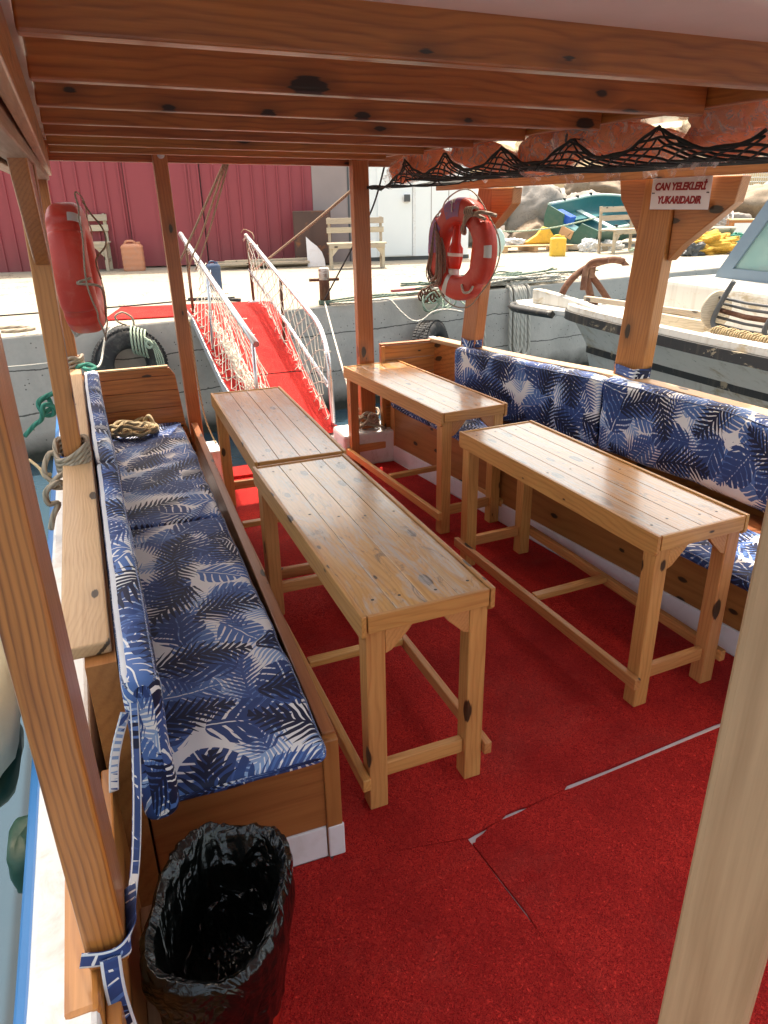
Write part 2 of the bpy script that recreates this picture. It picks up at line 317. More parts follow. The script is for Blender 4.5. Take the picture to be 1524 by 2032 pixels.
M['bleached'] = wood('bleached_post', (0.46, 0.265, 0.155), (0.28, 0.14, 0.072), 0.5, 0.05, ring=0.35)
M['cream'] = plain('cream_gloss_ceiling', (0.90, 0.84, 0.79), 0.14, var=0.05, bump=0.02, coat=0.4)
M['white'] = plain('white_boat_paint', (0.78, 0.78, 0.78), 0.4, var=0.06, dirt=(0.42, 0.36, 0.3), dirtamt=0.5, bump=0.12)
M['pinkwhite'] = plain('white_skirting_paint', (0.74, 0.70, 0.72), 0.4, var=0.05, dirt=(0.5, 0.42, 0.38), dirtamt=0.3)
M['blue'] = plain('blue_boat_paint', (0.03, 0.16, 0.42), 0.4)
M['carpet'] = carpet_mat(); M['fabric'] = palm_fabric()
M['zip'] = plain('pale_zip_tape', (0.62, 0.64, 0.68), 0.6, bsc=200)
M['black'] = plain('black_paint', (0.012, 0.012, 0.013), 0.5)
M['rubber'] = plain('black_tyre_rubber', (0.022, 0.023, 0.025), 0.75, var=0.3, bump=0.3, dirt=(0.14, 0.135, 0.12), dirtamt=0.5)
M['steel'] = plain('bright_steel_tube', (0.72, 0.73, 0.75), 0.28, 0.9, bump=0.03)
M['alu'] = plain('grey_aluminium', (0.55, 0.57, 0.6), 0.45, 0.5)
M['rust'] = plain('rusty_iron', (0.10, 0.036, 0.017), 0.85, var=0.4, bump=0.5, dirt=(0.19, 0.11, 0.065), dirtamt=0.6)
M['darkrust'] = plain('dark_rusty_sheet', (0.085, 0.045, 0.036), 0.7, var=0.3, bump=0.2, sc=3, dirt=(0.28, 0.10, 0.03), dirtamt=0.8, dth=(0.56, 0.7))
M['buoyred'] = plain('orange_red_foam_shell', (0.52, 0.042, 0.024), 0.46, var=0.14, bump=0.06, dirt=(0.56, 0.13, 0.09), dirtamt=0.4, sc=9)
M['tape'] = plain('silver_reflective_tape', (0.55, 0.55, 0.54), 0.4, 0.25, bsc=120)
M['purple'] = plain('faded_violet_print', (0.22, 0.10, 0.26), 0.5, dirt=(0.55, 0.06, 0.04), dirtamt=0.6, sc=25)
M['lampred'] = plain('red_lamp_body', (0.60, 0.03, 0.012), 0.35)
M['clear'] = plain('clear_lens', (0.75, 0.74, 0.72), 0.15)
M['orange'] = plain('orange_life_jacket_fabric', (1.0, 0.30, 0.095), 0.6, var=0.1, bump=0.4, bsc=25)
M['film'] = film_mat()
M['net'] = plain('black_net_cord', (0.012, 0.018, 0.016), 0.75)
M['whitenet'] = plain('white_net_cord', (0.70, 0.66, 0.56), 0.8, var=0.2)
M['signwhite'] = plain('white_sign_board', (0.74, 0.70, 0.66), 0.4, var=0.04, bump=0.03)
M['signred'] = plain('dark_red_lettering', (0.28, 0.008, 0.010), 0.5, var=0.05, bump=0)
M['bag'] = bag_mat(); M['binred'] = plain('red_bin_plastic', (0.68, 0.03, 0.012), 0.35, var=0.05)
M['quay'] = concrete('sunlit_quay_concrete', (0.37, 0.33, 0.26), (0.29, 0.26, 0.205), 0.6, pit=0.05)
M['quaywall'] = quaywall_mat()
M['redwall'] = redwall_mat(); M['greywall'] = plain('grey_pink_wall', (0.30, 0.24, 0.235), 0.6, var=0.15, sc=2)
M['cabin'] = plain('white_cabin_panel', (0.82, 0.85, 0.86), 0.4, var=0.04, sc=2, bump=0.03)
M['darkgrey'] = plain('dark_grey_plastic', (0.07, 0.075, 0.08), 0.5)
M['water'] = water_mat(); M['glass'] = glass_mat()
M['hull'] = hull_paint('flaking_white_hull', (0.62, 0.60, 0.55), (0.40, 0.33, 0.22), (0.10, 0.17, 0.12), (0.56, 0.64))
M['hullblack'] = hull_paint('worn_black_strake', (0.02, 0.021, 0.022), (0.30, 0.25, 0.17), (0.5, 0.48, 0.42), (0.6, 0.62))
M['greenhull'] = plain('green_gelcoat', (0.028, 0.10, 0.075), 0.4, var=0.12, dirt=(0.10, 0.14, 0.11), dirtamt=0.4)
M['tealhull'] = plain('teal_inner_hull', (0.02, 0.14, 0.16), 0.4, var=0.12, dirt=(0.10, 0.18, 0.18), dirtamt=0.4)
M['palegreen'] = plain('pale_green_gunwale', (0.42, 0.55, 0.52), 0.5)
M['flake'] = hull_paint('flaking_bollard_paint', (0.62, 0.56, 0.5), (0.2, 0.07, 0.03), (0.2, 0.07, 0.03), (0.47, 0.52))
M['rock'] = concrete('limestone_rock', (0.33, 0.305, 0.28), (0.16, 0.145, 0.13), 2.2, crack=True, pit=0.15)
M['rocktan'] = concrete('tan_rock', (0.33, 0.26, 0.19), (0.19, 0.145, 0.10), 2.2, crack=True, pit=0.15)
M['yellow'] = plain('yellow_plastic', (0.74, 0.46, 0.045), 0.5, dirt=(0.4, 0.24, 0.05), dirtamt=0.4)
M['terracotta'] = plain('faded_orange_plastic', (0.52, 0.22, 0.12), 0.55, dirt=(0.42, 0.26, 0.2), dirtamt=0.5)
M['bluecrate'] = plain('blue_crate_plastic', (0.04, 0.13, 0.62), 0.45)
M['navy'] = plain('navy_blue_plastic', (0.04, 0.07, 0.14), 0.5)
M['whitebag'] = plain('white_plastic_sack', (0.68, 0.70, 0.72), 0.45, bump=0.9, bsc=14, dirt=(0.4, 0.4, 0.38))
M['yellownet'] = plain('yellow_fishing_net', (0.62, 0.36, 0.05), 0.9, var=0.5, sc=30, bump=1.0, bsc=60, dirt=(0.25, 0.15, 0.03), dirtamt=0.7)
M['sack'] = plain('pale_canvas_fender', (0.55, 0.54, 0.42), 0.8, bump=0.5, bsc=20)
M['darkgreen'] = plain('dark_green_fender', (0.008, 0.05, 0.03), 0.5)
M['fence'] = plain('pale_mesh_fence', (0.55, 0.62, 0.64), 0.5)
M['r_manila'] = ropemat('manila_rope', (0.50, 0.38, 0.21)); M['r_beige'] = ropemat('beige_rope', (0.45, 0.37, 0.28))
M['r_green'] = ropemat('green_rope', (0.05, 0.26, 0.19)); M['r_pale'] = ropemat('pale_green_rope', (0.42, 0.52, 0.40))
M['r_white'] = ropemat('white_rope', (0.60, 0.57, 0.50)); M['r_brown'] = ropemat('brown_hoist_rope', (0.36, 0.24, 0.15))
M['r_black'] = ropemat('black_rope', (0.03, 0.03, 0.032)); M['r_fleck'] = ropemat('flecked_red_cord', (0.50, 0.36, 0.29), 0.25, 0.6)
M['r_dk'] = ropemat('dark_green_mooring_line', (0.13, 0.19, 0.15))

# ------------------------------------------------------------------ mesh helpers
class MB:
    def __init__(s): s.v = []; s.f = []; s.mi = []; s.sm = []; s.uv = []
    def vert(s, p): s.v.append(Vector(p)); return len(s.v) - 1
    def face(s, idx, mi=0, smooth=False, uv=None): s.f.append(tuple(idx)); s.mi.append(mi); s.sm.append(smooth); s.uv.append(uv)
    def box(s, a, b, mi=0, mat=None):
        x0, y0, z0 = a; x1, y1, z1 = b
        ps = [(x0, y0, z0), (x1, y0, z0), (x1, y1, z0), (x0, y1, z0), (x0, y0, z1), (x1, y0, z1), (x1, y1, z1), (x0, y1, z1)]
        k = [s.vert(mat @ Vector(p) if mat else p) for p in ps]
        for q in ((3, 2, 1, 0), (4, 5, 6, 7), (0, 1, 5, 4), (1, 2, 6, 5), (2, 3, 7, 6), (3, 0, 4, 7)): s.face([k[i] for i in q], mi)
        return s
    def prism(s, poly, h, mat=None, mi=0):          # polygon in local XY, extruded in local Z from 0 to h
        n = len(poly); a = [s.vert(mat @ Vector((x, y, 0)) if mat else (x, y, 0)) for x, y in poly]
        b = [s.vert(mat @ Vector((x, y, h)) if mat else (x, y, h)) for x, y in poly]
        s.face(a[::-1], mi); s.face(b, mi)
        for i in range(n): s.face((a[i], a[(i + 1) % n], b[(i + 1) % n], b[i]), mi)
        return s
    def tube(s, pts, r, n=8, closed=False, mi=0, cap=True, ustep=None):
        pts = [Vector(p) for p in pts]; N = len(pts); rr = r if isinstance(r, (list, tuple)) else [r] * N
        tang = []
        for i in range(N):
            a = pts[i - 1] if (i > 0 or closed) else pts[0]; b = pts[(i + 1) % N] if (i < N - 1 or closed) else pts[-1]
            d = (b - a); tang.append(d.normalized() if d.length > 1e-9 else Vector((0, 0, 1)))
        ref = Vector((0, 0, 1)) if abs(tang[0].z) < 0.9 else Vector((1, 0, 0))
        nx = tang[0].cross(ref).normalized(); rings = []; L = 0; us = []
        for i in range(N):
            if i: L += (pts[i] - pts[i - 1]).length
            us.append(L / (max(rr[i], 1e-4) * 5.0))
            nx = (nx - tang[i] * nx.dot(tang[i])); nx = nx.normalized() if nx.length > 1e-6 else tang[i].orthogonal().normalized()
            ny = tang[i].cross(nx)
            rings.append([s.vert(pts[i] + (nx * math.cos(2 * math.pi * k / n) + ny * math.sin(2 * math.pi * k / n)) * rr[i]) for k in range(n)])
        M_ = N if closed else N - 1
        for i in range(M_):
            A = rings[i]; B = rings[(i + 1) % N]; u0 = us[i]; u1 = us[i + 1] if i + 1 < N else us[i] + (pts[0] - pts[i]).length / (max(rr[i], 1e-4) * 5)
            for k in range(n):
                k2 = (k + 1) % n
                s.face((A[k], A[k2], B[k2], B[k]), mi, True, ((u0, k / n), (u0, (k + 1) / n), (u1, (k + 1) / n), (u1, k / n)))
        if cap and not closed: s.face(rings[0][::-1], mi); s.face(rings[-1], mi)
        return s
    def lathe(s, prof, n=24, mat=None, mi=0, smooth=True, closed=False):     # (r, z) profile round local Z
        rings = []
        for r, z in prof:
            rings.append([s.vert((mat @ Vector((r * math.cos(2 * math.pi * k / n), r * math.sin(2 * math.pi * k / n), z))) if mat else (r * math.cos(2 * math.pi * k / n), r * math.sin(2 * math.pi * k / n), z)) for k in range(n)])
        m_ = len(prof)
        for i in range(m_ if closed else m_ - 1):
            A = rings[i]; B = rings[(i + 1) % m_]
            for k in range(n): s.face((A[k], A[(k + 1) % n], B[(k + 1) % n], B[k]), mi, smooth)
        if not closed:
            if prof[0][0] > 1e-4: s.face(rings[0][::-1], mi)
            if prof[-1][0] > 1e-4: s.face(rings[-1], mi)
        return s
    def grid(s, fn, nu, nv, mi=0, smooth=True, flip=False, uvf=None):
        k = [[s.vert(fn(i / nu, j / nv)) for j in range(nv + 1)] for i in range(nu + 1)]
        for i in range(nu):
            for j in range(nv):
                q = (k[i][j], k[i + 1][j], k[i + 1][j + 1], k[i][j + 1])
                uv = None
                if uvf: uv = tuple(uvf(a / nu, b / nv) for a, b in ((i, j), (i + 1, j), (i + 1, j + 1), (i, j + 1)))
                if flip: q = q[::-1]; uv = uv[::-1] if uv else None
                s.face(q, mi, smooth, uv)
        return s
def build(name, mb, mats, parent=None, origin=None, bevel=0.0, matrix=None, seg=2):
    me = bpy.data.meshes.new(name); o = bpy.data.objects.new(name, me); COL.objects.link(o)
    off = Vector(origin) if origin is not None else Vector((0, 0, 0))
    me.from_pydata([tuple(p - off) for p in mb.v], [], mb.f)
    mats = mats if isinstance(mats, (list, tuple)) else [mats]
    for mt in mats: me.materials.append(M[mt])
    for i, p in enumerate(me.polygons): p.material_index = mb.mi[i]; p.use_smooth = mb.sm[i]
    if any(u for u in mb.uv):
        ul = me.uv_layers.new(name='UVMap'); k = 0
        for i, p in enumerate(me.polygons):
            u = mb.uv[i]
            for j in range(p.loop_total):
                if u: ul.data[k].uv = u[j]
                k += 1
    me.validate()
    if matrix is not None: o.matrix_basis = matrix
    elif origin is not None: o.location = off
    if parent is not None: o.parent = parent; o.matrix_parent_inverse = parent.matrix_basis.inverted()
    if bevel:
        bv = o.modifiers.new('bevel', 'BEVEL'); bv.width = bevel; bv.segments = seg; bv.limit_method = 'ANGLE'; bv.angle_limit = R(40)
    return o
def tag(o, label=None, cat=None, group=None, kind=None):
    if label: o['label'] = label
    if cat: o['category'] = cat
    if group: o['group'] = group
    if kind: o['kind'] = kind
    return o
def thing(name, label, cat, loc=(0, 0, 0), group=None):
    o = bpy.data.objects.new(name, None); COL.objects.link(o); o.empty_display_size = 0.1
    o.location = loc; o.matrix_basis = Matrix.Translation(loc); return tag(o, label, cat, group)
def frame(p0, p1, up=(0, 0, 1)):
    p0 = Vector(p0); p1 = Vector(p1); x = (p1 - p0).normalized(); u = Vector(up); z = (u - x * u.dot(x))
    z = z.normalized() if z.length > 1e-6 else x.orthogonal().normalized(); y = z.cross(x)
    mt = Matrix((x, y, z)).transposed().to_4x4(); mt.translation = (p0 + p1) / 2; return mt, (p1 - p0).length
def beam(name, p0, p1, w_, h_, mat, parent=None, up=(0, 0, 1), bevel=0.004):     # a timber, grain along local X
    mt, L = frame(p0, p1, up); mb = MB().box((-L / 2, -w_ / 2, -h_ / 2), (L / 2, w_ / 2, h_ / 2))
    return build(name, mb, mat, parent, matrix=mt, bevel=bevel)
def tree(o):
    r = [o]
    for c in o.children: r += tree(c)
    return r
def copy_tree(o, parent=None):
    c = o.copy(); COL.objects.link(c)
    if parent is not None: c.parent = parent; c.matrix_parent_inverse = o.matrix_parent_inverse.copy()
    for ch in list(o.children):
        if ch is not c: copy_tree(ch, c)
    return c
def spline(pts, n=8, closed=False):
    P = [Vector(p) for p in pts]; out = []; N = len(P)
    for i in range(N if closed else N - 1):
        a = P[i - 1] if (i > 0 or closed) else P[0]; b = P[i]; c = P[(i + 1) % N]; d = P[(i + 2) % N] if (i + 2 < N or closed) else P[-1]
        for k in range(n):
            t = k / n; out.append(0.5 * ((2 * b) + (c - a) * t + (2 * a - 5 * b + 4 * c - d) * t * t + (3 * b - a - 3 * c + d) * t ** 3))
    if not closed: out.append(P[-1])
    return out
def rope(name, pts, r, mat, parent=None, n=8, seg=8, label=None, cat='rope', group=None, closed=False):
    mb = MB()
    for s_ in (pts if isinstance(pts[0][0], (tuple, list, Vector)) else [pts]):
        mb.tube(spline(s_, seg, closed), r, n, closed)
    o = build(name, mb, mat, parent, origin=None if parent else pts[0] if not isinstance(pts[0][0], (tuple, list, Vector)) else pts[0][0])
    if label: tag(o, label, cat, group)
    return o
def sag(a, b, d, n=8):
    a = Vector(a); b = Vector(b); return [a.lerp(b, i / n) - Vector((0, 0, d * 4 * (i / n) * (1 - i / n))) for i in range(n + 1)]
def coil(c, r0, turns, r, hgt, jit, seed, sy=0.7):
    q = random.Random(seed); pts = []
    for i in range(int(turns * 9)):
        a = i / 9 * 2 * math.pi; rad = r0 * (0.55 + 0.45 * q.random())
        pts.append((c[0] + rad * math.cos(a) + q.uniform(-jit, jit), c[1] + sy * rad * math.sin(a) + q.uniform(-jit, jit), c[2] + r + hgt * q.random() * (0.3 + 0.7 * i / (turns * 9))))
    return pts
def blob(mb, c, dims, seed=0, amp=0.12, fr=3.0, nu=20, nv=12, rot=None, e=0.6, mi=0, fr2=9.0, amp2=0.04):
    # a lumpy superellipsoid
    cx, cy, cz = c; rot = rot or Matrix.Identity(3); sd = Vector((seed * 7.3, seed * 3.1, seed * 5.7))
    sg = lambda v, p: math.copysign(abs(v) ** p, v)
    def fn(u, v):
        a = u * 2 * math.pi; b = (v - 0.5) * math.pi
        d = Vector((sg(math.cos(b), e) * sg(math.cos(a), e), sg(math.cos(b), e) * sg(math.sin(a), e), sg(math.sin(b), e)))
        k = 1 + amp * noise.noise(d * fr * 0.5 + sd) + amp2 * noise.noise(d * fr2 * 0.5 + sd)
        return Vector(c) + rot @ Vector((d.x * dims[0] * k, d.y * dims[1] * k, d.z * dims[2] * k))
    mb.grid(fn, nu, nv, mi, True); return mb

# ================================================================== SETTING: water and quay
tag(build('water', MB().box((-60, -60, -3), (80, 40, -0.5)), 'water'), kind='structure')
QZ = 0.72
QA = Vector((-0.86, 7.492)); QB = Vector((3.321, 8.285)); qd = (QB - QA).normalized(); qn = Vector((-qd.y, qd.x))
def qp(s, n, z=QZ): p = QA + qd * s + qn * n; return Vector((p.x, p.y, z))      # along the edge, back from it
qm = Matrix((( qd.x, qn.x, 0), (qd.y, qn.y, 0), (0, 0, 1))).to_4x4(); qm.translation = (QA.x, QA.y, 0)
mb = MB().box((-40, 0.012, -2.9), (90, 300, QZ)); mb.mi = [0] * 6; mb.mi[2] = 1
quay = tag(build('quay', mb, ['quay', 'quaywall'], matrix=qm, bevel=0.02), kind='structure')

# ================================================================== THE TOUR BOAT
boat = thing('tour_boat', 'wooden tour boat in the foreground with varnished beams, built-in benches and white deck', 'boat', (1.05, 2.2, -0.5))
def sweep(name, path, prof, mat, parent, bevel=0.0, grain=True):     # prof: (right of path, z) offsets
    P = [Vector(p) for p in path]; mb = MB(); n = len(prof); rings = []
    for i, p in enumerate(P):
        d = (P[min(i + 1, len(P) - 1)] - P[max(i - 1, 0)]); d.z = 0; d.normalize(); r = Vector((d.y, -d.x, 0))
        rings.append([mb.vert(p + r * a + Vector((0, 0, b))) for a, b in prof])
    for i in range(len(P) - 1):
        for k in range(n): mb.face((rings[i][k], rings[i + 1][k], rings[i + 1][(k + 1) % n], rings[i][(k + 1) % n]))
    mb.face(rings[0]); mb.face(rings[-1][::-1])
    rm = Matrix.Rotation(R(90), 4, 'Z'); inv = rm.inverted(); mb.v = [inv @ v for v in mb.v]
    return build(name, mb, mat, parent, matrix=rm, bevel=bevel)
RECT = lambda a0, a1, z0, z1: [(a0, z0), (a0, z1), (a1, z1), (a1, z0)]
# deck, hull
build('deck', MB().box((-0.17, -1.5, -0.07), (2.62, 5.15, -0.012)), 'pinkwhite', boat)
hull_l = [(-0.30, -1.5, 0), (-0.308, 1.0, 0), (-0.345, 3.0, 0), (-0.385, 5.2, 0)]
hull = sweep('hull', hull_l, [(0, -0.9), (0, 0.6), (0.115, 0.6), (0.115, -0.9)], 'white', boat, 0.012)
sweep('rub_rail', hull_l, [(-0.03, 0.47), (-0.03, 0.56), (-0.001, 0.575), (-0.001, 0.455)], 'blue', boat, 0.008)
hull_r = [(3.04, -1.5, 0), (2.98, 2.3, 0), (2.87, 3.1, 0), (2.77, 3.5, 0), (2.61, 3.98, 0), (2.46, 4.5, 0), (2.33, 5.2, 0)]
sweep('hull', hull_r, [(0, -0.9), (0, 0.84), (-0.04, 0.84), (-0.04, -0.9)], 'white', boat)
build('transom', MB().box((-0.36, 5.153, -0.9), (2.3, 5.2, -0.03)), 'white', boat)
# stern bulwark blocks beside the gangway opening
build('stern_block', MB().box((0.25, 4.90, -0.01), (0.60, 5.145, 0.24)), 'white', boat, bevel=0.012)
build('stern_block', MB().box((1.475, 4.86, -0.01), (1.90, 5.145, 0.24)), 'white', boat, bevel=0.02)
# port side: lining, cap rail, fender timber, sill
cap_l = [(-0.168, 1.60, 0.865), (-0.195, 2.73, 0.865), (-0.245, 4.42, 0.865), (-0.262, 4.95, 0.865)]
sweep('cap_rail', cap_l, RECT(-0.055, 0.055, -0.017, 0.017), 'cap', boat, 0.006)
sweep('bulwark_lining', [(-0.125, 1.562, 0), (-0.155, 2.73, 0), (-0.205, 4.42, 0), (-0.22, 4.93, 0)], RECT(-0.05, 0.02, -0.01, 0.846), 'panel', boat)
sweep('fender_timber', [(-0.219, 0.905, 0.56), (-0.235, 1.6, 0.56)], RECT(-0.03, 0.03, -0.045, 0.045), 'post', boat, 0.012)
beam('bulwark_lining', (-0.176, -1.2, 0.27), (-0.176, 1.556, 0.27), 0.026, 0.56, 'post', boat)
beam('sill', (-0.142, -1.2, 0.055), (-0.142, 1.5, 0.055), 0.04, 0.13, 'bleached', boat)
# port bench
bl = beam('bench', (0.405, 1.585, 0.27), (0.44, 4.925, 0.27), 0.022, 0.30, 'panel', boat)
beam('end_panel', (-0.10, 1.592, 0.27), (0.392, 1.592, 0.27), 0.02, 0.30, 'panel', bl)
beam('corner_post', (0.402, 1.597, 0.0), (0.402, 1.597, 0.44), 0.048, 0.046, 'panel', bl, up=(0, 1, 0))
beam('front_rail', (0.404, 1.60, 0.441), (0.44, 4.92, 0.441), 0.04, 0.02, 'panel', bl)
beam('seat_board', (0.14, 1.60, 0.405), (0.12, 4.92, 0.405), 0.50, 0.02, 'panel', bl)
beam('skirting', (-0.10, 1.586, 0.06), (0.376, 1.586, 0.06), 0.016, 0.12, 'pinkwhite', bl)
beam('skirting', (0.413, 1.625, 0.06), (0.448, 4.92, 0.06), 0.016, 0.12, 'pinkwhite', bl)
beam('skirting', (0.405, 1.577, 0.0), (0.405, 1.577, 0.12), 0.05, 0.012, 'pinkwhite', bl, up=(0, 1, 0))
# starboard bench
def xr(y): return 1.86 - 0.1477 * (y - 4.93)
br = beam('bench', (xr(0.6) + 0.012, 0.6, 0.27), (xr(4.92) + 0.012, 4.92, 0.27), 0.022, 0.32, 'panel', boat)
beam('seat_board', (xr(0.6) + 0.24, 0.6, 0.42), (xr(4.92) + 0.24, 4.92, 0.42), 0.46, 0.02, 'panel', br)
beam('skirting', (xr(0.6), 0.6, 0.06), (xr(4.92), 4.92, 0.06), 0.02, 0.12, 'pinkwhite', br)
beam('front_rail', (xr(0.6) + 0.01, 0.6, 0.428), (xr(4.92) + 0.01, 4.92, 0.428), 0.036, 0.022, 'panel', br)
for y in (2.42, 3.9): beam('batten', (xr(y) - 0.004, y, 0.122), (xr(y) - 0.004, y, 0.415), 0.04, 0.012, 'panel', br, up=(1, 0, 0))
cap_r = [(2.83, 0.6, 0.875), (2.80, 2.5, 0.875), (2.72, 3.15, 0.875), (2.635, 3.5, 0.875), (2.48, 3.98, 0.87), (2.335, 4.5, 0.868), (2.23, 4.95, 0.865)]
sweep('cap_rail', cap_r, RECT(-0.045, 0.045, -0.014, 0.014), 'cap', boat, 0.005)
sweep('bulwark_lining', [(x + 0.005, y, 0) for x, y, z in cap_r], RECT(-0.012, 0.02, -0.01, 0.858), 'board', boat)
# end boards closing the benches at the stern
def endboard(poly_l, poly_r, zs, y, mat='board'):
    mb = MB()
    for a, b in zip(zs[:-1], zs[1:]):
        g = 0.003; f = lambda tab, z: next(x0 + (x1 - x0) * (z - z0) / (z1 - z0) for (z0, x0), (z1, x1) in zip(tab[:-1], tab[1:]) if z0 - 1e-6 <= z <= z1 + 1e-6)
        k = [mb.vert((x, yy, z)) for yy in (y, y + 0.028) for x, z in ((f(poly_l, a), a), (f(poly_r, a), a), (f(poly_r, b - g), b - g), (f(poly_l, b - g), b - g))]
        mb.face((k[0], k[1], k[2], k[3])); mb.face((k[7], k[6], k[5], k[4]))
        for i in range(4): mb.face((k[i], k[i + 4], k[(i + 1) % 4 + 4], k[(i + 1) % 4]))
    return build('end_board', mb, mat, boat, bevel=0.003)
endboard([(0.2, -0.2), (0.9, -0.2)], [(0.2, 0.455), (0.45, 0.385), (0.79, 0.357), (0.835, 0.325), (0.9, 0.30)], [0.22, 0.34, 0.46, 0.575, 0.69, 0.785, 0.838], 4.93)
sweep('cap_strip', [(0.318, 4.945, 0.842), (-0.19, 4.945, 0.842)], RECT(-0.018, 0.018, -0.004, 0.006), 'cap', boat)
endboard([(0.2, 1.83), (0.9, 1.83)], [(0.2, 2.26), (0.9, 2.26)], [0.24, 0.40, 0.52, 0.64, 0.75, 0.85], 4.94)
beam('board_stile', (1.815, 4.94, 0.2), (1.815, 4.94, 0.852), 0.03, 0.05, 'post', boat, up=(0, 1, 0))
beam('cap_strip', (1.80, 4.952, 0.859), (2.26, 4.952, 0.859), 0.045, 0.014, 'board', boat)
# posts
def post(p0, p1, w_, h_, mat='post', up=(0, 1, 0)): return beam('post', p0, p1, w_, h_, mat, boat, up=up, bevel=0.006)
post((-0.213, 3.045, 0.882), (-0.188, 3.06, 2.06), 0.07, 0.075)
post((-0.248, 4.99, 0.882), (-0.236, 4.99, 2.02), 0.065, 0.09)
post((-0.172, 1.045, 0.605), (-0.172, 1.045, 2.03), 0.068, 0.14, 'nearpost')
p2 = post((0.455, 4.995, 0.245), (0.437, 4.995, 2.125), 0.085, 0.075)
p3 = post((1.705, 4.985, 0.245), (1.69, 4.985, 2.115), 0.112, 0.075)
for pp, z in ((p2, 0.30), (p2, 2.085), (p3, 2.065)):
    x = 0.462 if pp is p2 else 1.69
    mb = MB().lathe([(0.022, 0), (0.022, 0.002), (0.013, 0.003), (0.013, 0.009), (0.0, 0.009)], 12, Matrix.Translation((x - (0.018 if z > 2 and pp is p2 else 0), 4.956, z)) @ Matrix.Rotation(R(90), 4, 'X')); build('bolt', mb, 'alu', pp)
p4 = post((2.295, 4.48, 0.885), (2.385, 4.46, 1.87), 0.085, 0.135, up=(-0.2648, 1, 0))
p5 = post((2.715, 3.325, 0.885), (2.790, 3.325, 1.905), 0.09, 0.185, up=(-0.2648, 1, 0))
ca = Vector((0.05, -0.069, 0)).normalized()
beam('post', (0.515, 0.376, 0.0), (0.515, 0.376, 2.02), 0.083, 0.083, 'bleached', boat, up=ca, bevel=0.007)
# knee brackets: outline in the plane of the beam, extruded through its thickness
def knee(name, org, along, poly, th, mat='post', up=(0, 0, 1)):
    a = Vector(along).normalized(); u = Vector(up); n = a.cross(u).normalized(); u = n.cross(a)
    mt = Matrix((a, u, n)).transposed().to_4x4(); mt.translation = Vector(org) - n * th / 2
    return build(name, MB().prism(poly, th), mat, boat, matrix=mt, bevel=0.006)
sa = Vector((0.2648, -1, 0)).normalized()             # starboard side beam runs forward and outboard
knee('knee_bracket', Vector((2.79, 3.325, 1.90)) + sa * 0.093, sa, [(0, 0), (0.34, 0), (0.32, -0.12), (0.07, -0.32), (0.0, -0.40)], 0.08)
knee('knee_bracket', Vector((2.79, 3.325, 1.90)) - sa * 0.093, -sa, [(0, 0), (0.17, 0), (0.15, -0.10), (0.03, -0.26), (0.0, -0.32)], 0.08)
knee('knee_bracket', Vector((2.375, 4.46, 1.872)) + sa * 0.066, sa, [(0, 0), (0.19, 0), (0.18, -0.09), (0.05, -0.20), (0.0, -0.24)], 0.08)
knee('knee_bracket', (-0.188, 3.01, 1.95), (0.03, -1, 0), [(0, 0.05), (0.5, 0.05), (0.42, -0.05), (0.08, -0.28), (0.0, -0.32)], 0.055)
# roof
ROOFX = [(2.10, 5.2), (2.36, 3.2), (2.46, 1.5), (2.5, -0.25)]
mb = MB(); poly = ROOFX + [(-0.26, -0.25), (-0.30, 2.0), (-0.36, 5.2)]
a = [mb.vert((x, y, 2.16 - 0.022 * x)) for x, y in poly]; b = [mb.vert((x, y, 2.20 - 0.022 * x)) for x, y in poly]
mb.face(a); mb.face(b[::-1])
for i in range(len(poly)): mb.face((a[i], b[i], b[(i + 1) % len(poly)], a[(i + 1) % len(poly)]))
build('roof_panel', mb, 'cream', boat)
mb = MB(); a = [mb.vert((x, y, 2.146 - 0.022 * x)) for x, y in ((-0.1, -0.24), (2.4, -0.24), (2.4, 1.43), (-0.1, 1.345))]; b = [mb.vert(mb.v[i] + Vector((0, 0, 0.01))) for i in a]
mb.face(a); mb.face(b[::-1])
build('ceiling_panel', mb, 'cream', boat)
for y in (1.35, 1.83, 2.31, 2.80, 3.25, 3.81, 4.36):
    xl = -0.022 - 0.028 * y
    xe = 2.1 if y < 1.5 else 1.66; beam('roof_beam', (xl, y + 0.022, 2.066 - 0.022 * xl + 0.047), (xe, y + 0.022 + 0.016 * xe, 2.066 - 0.022 * xe + 0.047), 0.046, 0.094, 'beam', boat, up=(0.022, 0, 1), bevel=0.005)
beam('roof_beam', (-0.20, 5.07, 2.118), (2.2, 5.07, 2.068), 0.06, 0.115, 'beam', boat, up=(0.022, 0, 1), bevel=0.005)
beam('roof_header', (1.685, 1.42, 2.085), (1.685, 5.035, 2.085), 0.04, 0.07, 'beam', boat)
beam('side_beam', (2.255, 4.95, 1.893), (2.985, 2.2, 1.943), 0.065, 0.056, 'post', boat)
beam('side_beam', (2.985, 2.2, 1.943), (3.10, 0.3, 1.95), 0.065, 0.056, 'post', boat)
for i in range(9):                                      # short struts from side beam up to the roof edge
    pass
beam('fascia_board', (-0.045, -0.24, 2.055), (-0.195, 5.20, 2.045), 0.028, 0.12, 'post', boat)
beam('side_beam', (-0.115, -0.24, 2.0), (-0.235, 5.16, 2.0), 0.075, 0.085, 'bleached', boat)
beam('outer_fascia', (-0.195, -0.24, 2.03), (-0.30, 5.10, 2.03), 0.05, 0.16, 'post', boat)

